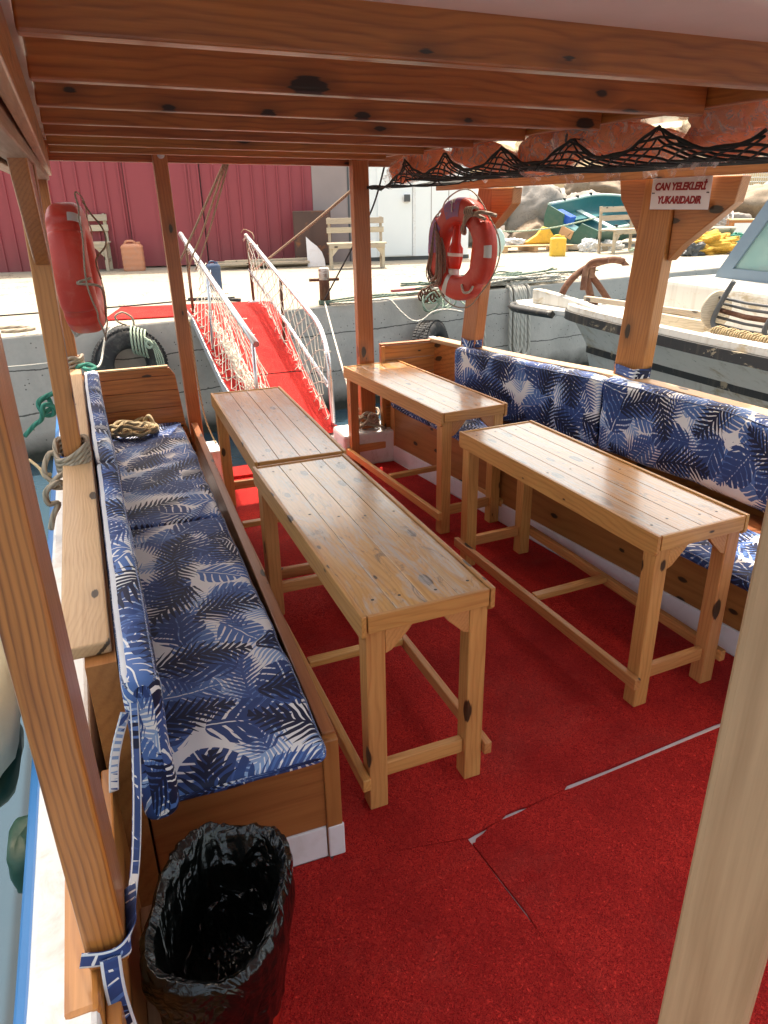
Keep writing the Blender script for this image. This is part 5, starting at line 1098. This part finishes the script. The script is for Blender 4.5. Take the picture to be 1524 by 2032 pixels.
mb.tube(spline([(3.55, 8.22, 0.80), (3.66, 8.2, 0.86), (3.76, 8.18, 0.82), (3.8, 8.16, 0.72)], 5), 0.012, 6); mb.tube(spline([(3.58, 8.22, 0.76), (3.68, 8.18, 0.80), (3.74, 8.16, 0.72)], 5), 0.012, 6)
tag(build('chain', mb, 'rust', origin=(3.6, 8.22, 0.74)), 'rusty chain bunched at the quay edge above the right tyre', 'chain')
# long poles and boards on the quay
pl = [((3.3, 8.62, QZ + 0.05), (4.55, 8.78, QZ + 0.05), 0.05, 0.03, 'redwall', 'long dark red plank on the quay behind the right tyre'), ((3.35, 8.50, QZ + 0.02), (4.6, 8.66, QZ + 0.02), 0.09, 0.03, 'pinkwhite', 'long white board lying under the dark red plank on the quay')]
for a, b, w_, h_, mt_, lab in pl: o = beam('plank', a, b, w_, h_, mt_); tag(o, lab, 'plank')
# white ropes heaped on the quay edge and hanging down the wall
mb = MB(); q = random.Random(5)
for i in range(26):
    s = q.uniform(5.0, 6.3); pts = [qp(s + q.uniform(-.1, .1) + 0.28 * k * q.choice((1, 1, -0.3)), q.uniform(0.0, 0.35), QZ + 0.02 + q.uniform(0, 0.11)) for k in range(5)]; mb.tube(spline(pts, 5), q.choice((0.012, 0.016, 0.02)), 6)
tag(build('rope_heap', mb, 'r_white', origin=qp(5.6, .2)), 'heap of white and grey ropes on the quay edge beside the old white boat', 'ropes')
mb = MB(); q = random.Random(6)
for i in range(16):
    s = q.uniform(5.0, 6.5); pts = [qp(s + 0.3 * k * q.choice((1, -.6)), q.uniform(0.05, 0.5), QZ + 0.05 + q.uniform(0, 0.12)) for k in range(5)]; mb.tube(spline(pts, 5), 0.011, 6)
tag(build('rope_heap', mb, 'r_dk', origin=qp(5.7, .3)), 'tangled dark green ropes mixed into the heap on the quay edge', 'ropes')
def hang(s, z0, z1, r_, nm): return spline([qp(s, 0.05, QZ + 0.02), qp(s + 0.02, -0.035, QZ - 0.04), qp(s + 0.03, -0.04, (z0 + z1) / 2), qp(s + 0.06, -0.04, z1)], 5)
mb = MB().tube(hang(5.42, 0.7, 0.0, 0, ''), 0.024, 8); tag(build('rope', mb, 'r_white', origin=qp(5.42, 0, 0.7)), 'single thick grey rope hanging down the quay wall behind the right backrest', 'rope')
mb = MB()
for i in range(4):
    s = 5.88 + 0.07 * i; d_ = -0.12 + 0.03 * math.sin(i * 2); mb.tube(spline([qp(s, 0.06, QZ + .02), qp(s, -0.04, QZ - .05), qp(s + .01, -0.045, 0.25), qp(s + .03, -0.045, d_ + .05), qp(s + .08, -0.05, d_ - .03), qp(s + .14, -0.05, d_ + .06), qp(s + .12, -0.045, 0.3), qp(s + .10, -0.04, QZ - .05), qp(s + .1, 0.06, QZ + .02)], 5), 0.021, 8)
tag(build('rope', mb, 'r_white', origin=qp(6, 0, 0.7)), 'bundle of thick grey rope loops hanging on the quay wall by the bow', 'rope')

# ================================================================== OLD WHITE FISHING BOAT
fb = thing('fishing_boat', 'old white wooden boat with flaking paint and black strakes, moored on the right', 'boat', (5.5, 4.5, -0.5))
ST = [  # y, gunwale (x,z), strake (x,z), waterline (x,z)
    (7.15, (5.02, 0.66), (5.10, 0.24), (5.28, -0.6)), (6.75, (4.60, 0.70), (4.90, 0.26), (5.16, -0.6)), (6.2, (4.42, 0.725), (4.84, 0.28), (5.08, -0.6)), (5.5, (4.33, 0.74), (4.86, 0.30), (5.06, -0.6)),
    (4.6, (4.28, 0.75), (4.86, 0.31), (5.06, -0.6)), (3.6, (4.26, 0.77), (4.86, 0.33), (5.06, -0.6)), (2.0, (4.24, 0.81), (4.86, 0.36), (5.06, -0.6)), (-1.0, (4.3, 0.88), (4.9, 0.45), (5.1, -0.6))]
CXB = 5.55
mb = MB(); rows = []
for y, g, s, w_ in ST:
    k = (7.15 - y); cx = CXB if k > 0.01 else 5.02
    port = [(g[0], y, g[1]), ((g[0] * .55 + s[0] * .45), y - 0.02 * (k < .01), (g[1] * .55 + s[1] * .45)), (s[0], y - 0.06 * (k < .01), s[1]), (w_[0], y - 0.15 * (k < .01), w_[1])]
    mir = lambda p: (2 * max(CXB, p[0]) - p[0] if k > .01 else p[0] + 0.004, p[1], p[2])
    rows.append([mb.vert(p) for p in port] + [mb.vert(mir(p)) for p in port[::-1]])
for a, b in zip(rows[:-1], rows[1:]):
    for i in range(7): mb.face((a[i], a[i + 1], b[i + 1], b[i]), 0, i in (0, 1, 2, 4, 5, 6))
build('hull', mb, 'hull', fb)
mb = MB(); rows = []
for y, g, s, w_ in ST: rows.append((mb.vert((g[0] + 0.01, y, g[1] - 0.012)), mb.vert(((2 * CXB - g[0] if y < 7.1 else g[0] + 0.02) - 0.01, y, g[1] - 0.012))))
for a, b in zip(rows[:-1], rows[1:]): mb.face((a[0], a[1], b[1], b[0]))
build('deck', mb, 'hull', fb)
gun = spline([(g[0] - 0.012, y, g[1]) for y, g, s, w_ in ST], 4)
def strip(nm, path, prof, mat):
    mb = MB(); rg = []
    for i, p in enumerate(path):
        d = (path[min(i + 1, len(path) - 1)] - path[max(i - 1, 0)]); d.z = 0; d.normalize(); r = Vector((d.y, -d.x, 0)); rg.append([mb.vert(p + r * a + Vector((0, 0, b))) for a, b in prof])
    n = len(prof)
    for a, b in zip(rg[:-1], rg[1:]):
        for k in range(n): mb.face((a[k], b[k], b[(k + 1) % n], a[(k + 1) % n]))
    mb.face(rg[0][::-1]); mb.face(rg[-1]); return build(nm, mb, mat, fb)
strip('rub_rail', gun, [(-0.05, -0.0), (0.035, -0.0), (0.035, -0.085), (-0.0, -0.085)], 'hullblack')
strip('toe_rail', [p + Vector((0.05, 0, 0.0)) for p in gun], [(-0.04, 0.003), (0.05, 0.003), (0.045, 0.055), (-0.03, 0.055)], 'hull')
strip('rub_rail', spline([(s[0] - 0.006, y - (0.06 if y > 7 else 0), s[1]) for y, g, s, w_ in ST[1:]], 4), [(-0.03, 0.03), (0.028, 0.03), (0.028, -0.035), (-0.03, -0.035)], 'hullblack')
# overhanging bow platform
bpm = MB().prism([(4.62, 6.55), (4.45, 6.95), (4.40, 7.45), (4.52, 7.72), (4.85, 7.75), (5.25, 7.4), (5.5, 6.6)], 0.06, Matrix.Translation((0, 0, 0.63)))
build('bow_platform', bpm, 'hull', fb, bevel=0.01)
build('rub_rail', MB().tube(spline([(4.40, 6.75, 0.66), (4.375, 7.45, 0.635), (4.50, 7.745, 0.63), (4.86, 7.78, 0.63)], 5), 0.042, 4), 'hullblack', fb)
build('bow_chock', MB().prism([(0, 0), (1.0, 0), (0.95, 0.05), (0.6, 0.10), (0.35, 0.13), (0.1, 0.15), (0, 0.15)], 0.10, Matrix.Translation((4.66, 7.45, 0.692)) @ Matrix.Rotation(R(-80), 4, 'Z') @ Matrix.Rotation(R(90), 4, 'X')), 'hull', fb, bevel=0.008)
# trunk cabin, windscreen
build('trunk', MB().box((5.02, 1.0, 0.64), (6.3, 5.85, 1.085)), 'hull', fb, bevel=0.06, seg=4)
wsn = Matrix.Identity(4)
def quad_frame(nm, P, th, mat, inner, glass):
    fr = MB(); P = [Vector(p) for p in P]; c = sum(P, Vector()) / len(P); I_ = [c + (p - c) * inner for p in P]; n = (P[1] - P[0]).cross(P[2] - P[0]).normalized() * th
    a = [fr.vert(p) for p in P]; b = [fr.vert(p) for p in I_]; a2 = [fr.vert(p + n) for p in P]; b2 = [fr.vert(p + n) for p in I_]; m_ = len(P)
    for i in range(m_):
        j = (i + 1) % m_; fr.face((a[i], a[j], b[j], b[i])); fr.face((a2[i], b2[i], b2[j], a2[j])); fr.face((a[i], a2[i], a2[j], a[j])); fr.face((b[i], b[j], b2[j], b2[i]))
    o = build(nm, fr, mat, fb); gl = MB(); k = [gl.vert(p + n * .5) for p in I_]; k2 = [gl.vert(p + n * .3) for p in I_]; gl.face(k); gl.face(k2[::-1]); build('pane', gl, 'glass', o); return o
M['frame'] = plain('blue_grey_window_frame', (0.13, 0.19, 0.25), 0.45)
quad_frame('side_window', [(5.45, 5.62, 1.085), (5.45, 3.9, 1.085), (5.45, 3.9, 2.0), (5.45, 4.97, 2.0)], 0.04, 'frame', 0.80, True)
quad_frame('windscreen', [(6.25, 5.62, 1.085), (5.45, 5.62, 1.085), (5.45, 4.97, 2.0), (6.25, 4.97, 2.0)], 0.04, 'frame', 0.84, True)
build('wheelhouse_roof', MB().box((5.38, 2.6, 2.005), (6.32, 5.05, 2.06)), 'white', fb, bevel=0.02)
build('wheelhouse_side', MB().box((6.2, 2.7, 1.085), (6.25, 4.9, 2.0)), 'white', fb)
# line hauler on the port gunwale
hm = Matrix.Translation((4.52, 4.62, 0.965)) @ Matrix.Rotation(R(90), 4, 'X')
wi = build('winch_disc', MB().lathe([(0.0, 0.012), (0.145, 0.012), (0.15, 0.006), (0.15, -0.006), (0.145, -0.012), (0.0, -0.012)], 36, hm), 'grey', fb)
for k, z in enumerate((0.10, 0.055, 0.0, -0.05, -0.10)): build('winch_rod', MB().tube([(4.52 + 0.03 * math.sin(k), 4.61, 0.965 + z), (4.50, 4.3, 0.955 + z), (4.52, 3.4, 0.965 + z)], 0.011 if z else 0.02, 8), 'rust' if z == 0 else 'darkgrey', fb)
build('guide_bar', MB().tube(spline([(4.50, 4.47, 1.20), (4.48, 4.52, 1.08), (4.45, 4.56, 0.93), (4.44, 4.54, 0.86), (4.46, 4.45, 0.80)], 5), 0.02, 10), 'darkgrey', fb)
build('guide_bar', MB().tube(spline([(4.48, 4.02, 1.14), (4.46, 4.03, 1.0), (4.44, 4.05, 0.90), (4.44, 4.02, 0.83), (4.46, 3.95, 0.79)], 5), 0.02, 10), 'darkgrey', fb)
build('roller', MB().tube([(4.33, 4.50, 0.78), (4.32, 3.4, 0.80)], 0.05, 14), 'pinkwhite', fb)
mb = MB()
for i in range(40): y = 4.42 - i * 0.024; mb.tube([(4.37 + 0.05 * math.cos(k / 8 * 6.283), y + 0.004 * k, 0.845 + 0.03 * math.sin(k / 8 * 6.283) + 0.006 * math.sin(i * 1.3)) for k in range(8)], 0.009, 5, True)
tag(build('rope', mb, 'r_manila', origin=(4.37, 4.0, 0.83)), 'yellowed rope wound along the gunwale below the line hauler of the white boat', 'rope')
beam('boom', (4.62, 6.5, 0.84), (4.60, 4.7, 0.90), 0.05, 0.05, 'grey', fb); beam('hatch_beam', (4.60, 5.6, 0.80), (4.55, 4.7, 0.82), 0.09, 0.09, 'grey', fb)
# anchor on the bow
an = thing('anchor', 'rusty four-armed anchor lying on the bow of the white boat', 'anchor', (5.0, 7.0, 0.66))
k9 = lambda x, z, dy=0.0: Vector((x * 0.972, 7.2 * 0.972 + dy, 1.839 + (z - 1.839) * 0.972))
def bar(nm, pts, rr): return build(nm, MB().tube(spline(pts, 5), rr * 1.4, 8), 'rust', an)
bar('arm', [k9(4.80, 0.80), k9(4.86, 0.90), k9(5.0, 1.02), k9(5.2, 1.10), k9(5.42, 1.135), k9(5.58, 1.11)], 0.026)
bar('arm', [k9(5.0, 0.84, -.1), k9(5.02, 0.98, -.08), k9(5.06, 1.08, -.06), k9(5.12, 1.135, -.1), k9(5.22, 1.15, -.2)], 0.024)
bar('shank', [k9(5.08, 1.04), k9(5.14, 0.86), k9(5.22, 0.66)], 0.03)
bar('shank', [k9(5.12, 1.02), k9(5.28, 0.86), k9(5.46, 0.66)], 0.027)
for c, d in ((k9(5.60, 1.095), (0.9, 0.1, -0.35)), (k9(5.27, 0.67), (0.2, -0.2, 1.0))):
    z = Vector(d).normalized(); x = z.orthogonal().normalized(); y = z.cross(x); mt = Matrix((x, y, z)).transposed().to_4x4(); mt.translation = c
    mb = MB(); v_ = [mb.vert(mt @ Vector(p)) for p in ((-0.07, 0, -0.06), (0.07, 0, -0.06), (0, 0, 0.09), (0, 0.03, -0.03), (0, -0.03, -0.03))]
    for f in ((0, 2, 3), (2, 1, 3), (1, 0, 3), (2, 0, 4), (1, 2, 4), (0, 1, 4)): mb.face([v_[i] for i in f])
    build('fluke', mb, 'rust', an)
build('crown', MB().prism([(-0.03, -0.06), (0.05, -0.06), (0.06, 0.06), (-0.02, 0.05)], 0.05, Matrix.Translation(k9(5.11, 1.02, -0.02)) @ Matrix.Rotation(R(90), 4, 'X')), 'rust', an, bevel=0.006)

# ================================================================== GREEN BOAT ON THE HARD
gbt = thing('rowing_boat', 'green open boat with teal inside, heeled over on the quay in front of the boulders', 'boat', (9.6, 14.0, QZ))
Lx = Vector((0.86, 0.51, 0.035)).normalized(); By = Vector((0.47, -0.79, -0.40)); By = (By - Lx * By.dot(Lx)).normalized(); Uz = Lx.cross(-By).normalized()
if Uz.z < 0: Uz = -Uz
O0 = Vector((9.30, 13.75, 1.36))
def gp(s, t, inset=0.0):
    B = (0.70 * (1 - 0.12 * (1 - s) ** 2) * (1 - max(0, (s - 0.45) / 0.55) ** 2.4) + 0.015); D = 0.62 * (1 - 0.35 * s ** 4); sh = 0.16 * s ** 2
    B = max(0.01, B - inset); th = t * math.pi / 2; yy = B * math.copysign(abs(math.sin(th)) ** 0.75, t); zz = -(D - inset) * (abs(math.cos(th)) ** 0.8) + sh
    return O0 + Lx * (3.7 * s + (0.16 * (1 - abs(t)) * -1 if s > .9 else 0)) + By * yy + Uz * zz
mb = MB(); mb.grid(lambda u, v: gp(u, v * 2 - 1), 30, 24); build('hull', mb, 'greenhull', gbt)
mb = MB(); mb.grid(lambda u, v: gp(0.012 + u * 0.97, v * 2 - 1, 0.03), 30, 24, flip=True); build('inner_hull', mb, 'tealhull', gbt)
for sd in (-1, 1):
    mb = MB(); mb.tube([gp(i / 30, sd) + Uz * 0.012 for i in range(31)], 0.032, 8); g_ = build('gunwale', mb, 'palegreen', gbt)
    for s in (0.2, 0.38, 0.56): build('rowlock', MB().lathe([(0.035, 0), (0.035, 0.05), (0.015, 0.05)], 10, Matrix.Translation(gp(s, sd) + Uz * 0.03)), 'black', g_)
tp = [gp(0.0, -1 + 2 * i / 24) for i in range(25)]
notch = [O0 + By * 0.22 + Uz * -0.02, O0 + By * 0.16 - Uz * 0.22, O0 - By * 0.16 - Uz * 0.22, O0 - By * 0.22 - Uz * 0.02]
mb = MB(); k = [mb.vert(p - Lx * 0.02) for p in tp + notch]; k2 = [mb.vert(p + Lx * 0.03) for p in tp + notch]; mb.face(k); mb.face(k2[::-1])
for i in range(len(k)): mb.face((k[i], k2[i], k2[(i + 1) % len(k)], k[(i + 1) % len(k)]))
build('transom', mb, 'greenhull', gbt)
def gbox(nm, s0, s1, y0, y1, z0, z1, mat):
    mt = Matrix((Lx, By, Uz)).transposed().to_4x4(); mt.translation = O0; return build(nm, MB().box((s0, y0, z0), (s1, y1, z1), mat=mt), mat, gbt, bevel=0.008)
gbox('transom_pad', -0.045, -0.022, -0.15, 0.15, -0.40, -0.225, 'cap')
for y0, y1 in ((-0.62, -0.30), (0.30, 0.62)): gbox('side_seat', 0.1, 2.9, y0, y1, -0.27, -0.24, 'tealhull')
gbox('thwart', 1.5, 1.75, -0.62, 0.62, -0.238, -0.205, 'palegreen'); gbox('thwart', 0.03, 0.40, -0.60, 0.60, -0.238, -0.21, 'tealhull')
mt = Matrix((Lx, By, Uz)).transposed().to_4x4(); mt = mt @ Matrix.Scale(0.72, 4); mt.translation = O0 + Lx * 0.26 - By * 0.30 - Uz * 0.205
cr = thing('crate', 'blue slatted plastic crate in the stern of the green boat', 'crate', mt.translation)
mb = MB(); mb.box((-0.20, -0.26, 0), (0.20, 0.26, 0.02), mat=mt)
for a, b in (((-0.20, -0.26, 0.02), (-0.185, 0.26, 0.20)), ((0.185, -0.26, 0.02), (0.20, 0.26, 0.20)), ((-0.185, -0.26, 0.02), (0.185, -0.245, 0.20)), ((-0.185, 0.245, 0.02), (0.185, 0.26, 0.20))): mb.box(a, b, mat=mt)
build('body', mb, 'bluecrate', cr); mb = MB()
for i in range(6): mb.box((-0.19 + 0.065 * i, -0.25, 0.202), (-0.15 + 0.065 * i, 0.25, 0.215), mat=mt)
build('lid', mb, 'bluecrate', cr)
beam('prop', (9.0, 13.7, QZ + 0.1), (10.0, 13.3, QZ + 0.03), 0.12, 0.10, 'grey', gbt)
# litter round the green boat
def heap(name, c, dims, mat, seed, label, cat, amp=0.35, fr=4.0, e=0.8):
    mb = MB(); blob(mb, (c[0], c[1], c[2] + dims[2] * 0.55), dims, seed, amp, fr, 70, 44, None, e, 0, 15, 0.3); return tag(build(name, mb, mat, origin=c), label, cat)
pt_ = thing('pallet', 'yellowish wooden pallet lying left of the yellow jerry can', 'pallet', (8.3, 14.1, QZ))
for i in range(6): beam('slat', (7.75, 13.95 + .15 * i, QZ + 0.125), (9.2, 13.55 + .15 * i, QZ + 0.125), 0.10, 0.02, 'cap', pt_)
for i in range(3): beam('bearer', (7.85 + .6 * i, 13.9 - .17 * i, QZ + 0.057), (7.95 + .6 * i, 14.75 - .17 * i, QZ + 0.057), 0.08, 0.112, 'cap', pt_)
heap('sack', (8.15, 14.25, QZ + 0.13), (0.26, 0.16, 0.08), 'whitebag', 3, 'white plastic sack on the pallet', 'sack')
yb = MB().prism([(-0.35, 0), (0.38, 0), (0.36, 0.10), (0.22, 0.30), (0.08, 0.34), (-0.05, 0.18)], 0.12, Matrix.Translation((8.75, 14.2, QZ + 0.14)) @ Matrix.Rotation(R(-12), 4, 'Z') @ Matrix.Rotation(R(90), 4, 'X'))
tag(build('float', yb, 'yellow', origin=(8.75, 14.2, QZ + .14), bevel=0.03), 'yellow foam block leaning on the pallet beside the jerry can', 'float')
heap('sack', (9.45, 13.30, QZ), (0.20, 0.16, 0.15), 'whitebag', 8, 'white plastic sack left of the bench by the green boat', 'sack'); heap('sack', (10.05, 13.4, QZ), (0.22, 0.16, 0.12), 'whitebag', 11, 'white plastic sack behind the bench by the green boat', 'sack')
heap('net_heap', (10.85, 11.75, QZ), (0.72, 0.40, 0.22), 'yellownet', 5, 'heap of yellow fishing net on the quay right of the sign post', 'fishing net', 0.5, 5)
heap('net_heap', (10.35, 11.45, QZ), (0.24, 0.18, 0.15), 'darkgrey', 6, 'small dark bundle of net in front of the yellow net heap', 'fishing net')
mb = MB(); q = random.Random(15)
for i in range(18):
    c = Vector((10.3 + q.uniform(-.55, .7), 12.2 + q.uniform(-.25, .25), QZ + 0.03)); mb.tube(spline([c + Vector((q.uniform(-.3, .3), q.uniform(-.15, .15), q.uniform(0, .09))) for _ in range(5)], 4), 0.018, 5)
tag(build('rope_heap', mb, 'r_pale', origin=(10.3, 12.2, QZ)), 'pale green ropes heaped at the feet of the right bench', 'ropes')
mb = MB(); q = random.Random(16)
for i in range(22):
    c = Vector((12.2 + q.uniform(-.6, 1.2), 13.0 + q.uniform(-.4, .4), QZ + 0.03)); mb.tube(spline([c + Vector((q.uniform(-.35, .35), q.uniform(-.2, .2), q.uniform(0, .22))) for _ in range(5)], 4), 0.018, 5)
tag(build('rope_heap', mb, 'r_green', origin=(12.2, 13.0, QZ)), 'green ropes strewn behind the yellow net heap', 'ropes')
bx = thing('wooden_box', 'wooden box with a pale front panel, behind the yellow net', 'box', (14.4, 14.25, QZ)); bm_ = Matrix.Translation((14.4, 14.25, QZ)) @ Matrix.Rotation(R(-30), 4, 'Z')
build('frame', MB().box((-0.36, -0.25, 0), (0.36, 0.25, 0.45), mat=bm_), 'post', bx); build('front_panel', MB().box((-0.31, -0.262, 0.05), (0.22, -0.252, 0.40), mat=bm_), 'cabin', bx); build('lid', MB().box((-0.39, -0.28, 0.452), (0.39, 0.28, 0.48), mat=bm_), 'cap', bx)
bk = MB().lathe([(0.30, 0), (0.40, 0.30), (0.42, 0.30), (0.42, 0.36), (0.38, 0.36), (0.28, 0.03)], 24, Matrix.Translation((13.0, 13.7, QZ))); tag(build('tub', bk, 'grey', origin=(13.0, 13.7, QZ)), 'round greyish tub beside the wooden box', 'tub')
mf = thing('wire_screen', 'grey wire mesh screen leaning on the big grey boulder at the right', 'screen', (13.6, 14.6, QZ))
A_, B_ = Vector((12.2, 14.5, 1.55)), Vector((14.2, 14.4, 0.95)); up_ = Vector((0.35, 0.55, 0.75))
mb = MB()
for i in range(16): mb.tube([A_.lerp(B_, i / 15), A_.lerp(B_, i / 15) + up_ * 0.7], 0.006, 4)
for i in range(1, 6): mb.tube([A_ + up_ * 0.7 * i / 6, B_ + up_ * 0.7 * i / 6], 0.006, 4)
build('wire_mesh', mb, 'alu', mf)
build('edge_bar', MB().tube([A_, B_], 0.018, 6), 'alu', mf); build('edge_bar', MB().tube([A_ + up_ * 0.7, B_ + up_ * 0.7], 0.018, 6), 'alu', mf); build('edge_bar', MB().tube([B_, B_ + up_ * 0.7], 0.018, 6), 'alu', mf)
rope('rope', [(7.3, 13.6, 1.18), (8.0, 13.7, 1.14), (8.8, 13.6, 1.2), (9.7, 13.5, 1.36)], 0.015, 'r_pale', n=6, label='pale green rope stretched from the green boat to the left across the boulders')
tag(build('disc', MB().lathe([(0.0, 0.02), (0.27, 0.02), (0.28, 0.0), (0.27, -0.03), (0.0, -0.03)], 30, ori((6.22, 11.6, 1.09), (-0.75, -0.65, 0.05))), 'palegreen', origin=(6.22, 11.6, 1.09)), 'pale green disc standing behind the right lifebuoy', 'disc')
# boulders of the breakwater
ROCK = [((9.75, 16.0, 1.45), (.62, .6, .50), 1, 'rock', 'large grey boulder at the stern of the green boat'), ((9.45, 15.5, 0.92), (.55, .5, .34), 2, 'rocktan', 'tan boulder below the large grey one, left of the green boat'),
        ((8.75, 16.2, 1.55), (.45, .5, .42), 3, 'rock', 'grey boulder right above the lifebuoy lashing'), ((10.8, 17.6, 1.75), (.75, .6, .45), 4, 'rock', 'broad grey boulder above the stern of the green boat'),
        ((12.3, 18.2, 2.02), (.35, .35, .28), 5, 'rocktan', 'small rounded tan boulder above the green boat'), ((13.6, 18.6, 1.95), (.7, .6, .40), 6, 'rocktan', 'reddish tan boulder above the gunwale of the green boat'),
        ((15.0, 16.4, 1.25), (.72, .6, .62), 7, 'rock', 'large grey boulder behind the wire mesh frame'), ((17.6, 17.2, 1.45), (.85, .7, .55), 8, 'rocktan', 'big pale boulder at the right edge'),
        ((16.9, 18.2, 1.75), (.45, .4, .26), 9, 'rocktan', 'small tan boulder on top of the bank, right of the knee bracket'), ((18.6, 17.5, 1.55), (.6, .5, .42), 10, 'rock', 'grey boulder at the far right under the fence'),
        ((16.4, 16.8, 0.95), (.5, .4, .34), 11, 'rock', 'shadowed boulder behind the wooden box'), ((8.05, 16.4, 1.15), (.55, .5, .5), 12, 'rock', 'grey boulder seen through the gap beside the lifebuoy'),
        ((11.6, 17.0, 1.1), (.7, .6, .6), 13, 'rock', 'boulder behind the middle of the green boat'), ((13.4, 17.2, 1.2), (.7, .6, .6), 14, 'rock', 'boulder behind the post with the sign')]
for c, d, sd, mt_, lab in ROCK:
    mb = MB(); q = random.Random(sd * 3); pl_ = [(Vector((q.uniform(-1, 1), q.uniform(-1, 1), q.uniform(-1, 1))).normalized(), q.uniform(0.62, 0.9)) for _ in range(13)]; rt = Matrix.Rotation(q.uniform(0, 3), 3, 'Z')
    def fn(u, v):
        a = u * 2 * math.pi; b = (v - .5) * math.pi; dd = Vector((math.cos(b) * math.cos(a), math.cos(b) * math.sin(a), math.sin(b))); r_ = 1.15
        for n_, h_ in pl_:
            k_ = dd.dot(n_)
            if k_ > 0.05: r_ = min(r_, h_ / k_)
        r_ *= 1 + 0.10 * noise.noise(dd * 2.5 + Vector((sd, 0, 0))) + 0.07 * noise.noise(dd * 6 + Vector((0, sd, 0))) + 0.035 * noise.noise(dd * 15); w_ = rt @ dd * r_; return Vector(c) + Vector((w_.x * d[0], w_.y * d[1], w_.z * d[2])) * 1.15
    mb.grid(fn, 44, 28, 0, True); tag(build('boulder', mb, mt_, origin=c), lab, 'boulder', 'boulders of the breakwater')
mb = MB(); mb.grid(lambda u, v: Vector((6.9 + u * 40, 16.6 + 0.8 * noise.noise(Vector((u * 20, 0, 0))) + v * 6, QZ - 0.1 + (1.25 * min(1, v * 3)) + 0.25 * noise.noise(Vector((u * 50, v * 8, 1))))), 120, 12)
tag(build('rubble_bank', mb, 'rock'), kind='structure')
fe = thing('mesh_fence', 'pale wire mesh fence on top of the breakwater at the upper right', 'fence', (22, 22, 1.7))
mb = MB()
for i in range(70): mb.tube([(19.5 + .1 * i, 22, 1.75), (19.5 + .1 * i, 22, 3.4)], 0.008, 4)
for i in range(12): mb.tube([(19.5, 22, 1.8 + .14 * i), (26.5, 22, 1.8 + .14 * i)], 0.008, 4)
build('wire_mesh', mb, 'fence', fe)
for i in range(4): build('fence_post', MB().tube([(19.5 + 2.3 * i, 22.03, 1.5), (19.5 + 2.3 * i, 22.03, 3.5)], 0.03, 8), 'fence', fe)
# fenders outside the port side
mb = MB(); blob(mb, (-0.50, 1.88, 0.60), (0.11, 0.26, 0.15), 3, 0.15, 3, 30, 20, None, 0.7)
sk_ = tag(build('fender', mb, 'sack', origin=(-0.50, 1.88, 0.60)), 'pale canvas covered fender hanging outside the hull at the left edge', 'fender')
mb = MB(); blob(mb, (-0.50, 1.83, 0.44), (0.09, 0.20, 0.045), 5, 0.15, 3, 24, 14, None, 0.7); build('green_base', mb, 'darkgreen', sk_)
mb = MB(); blob(mb, (-0.365, 1.43, 0.47), (0.03, 0.075, 0.065), 9, 0.12, 3, 28, 18, None, 0.55); tag(build('fender', mb, 'darkgreen', origin=(-0.375, 1.44, 0.44)), 'dark green fender pressed against the blue rub rail at lower left', 'fender')
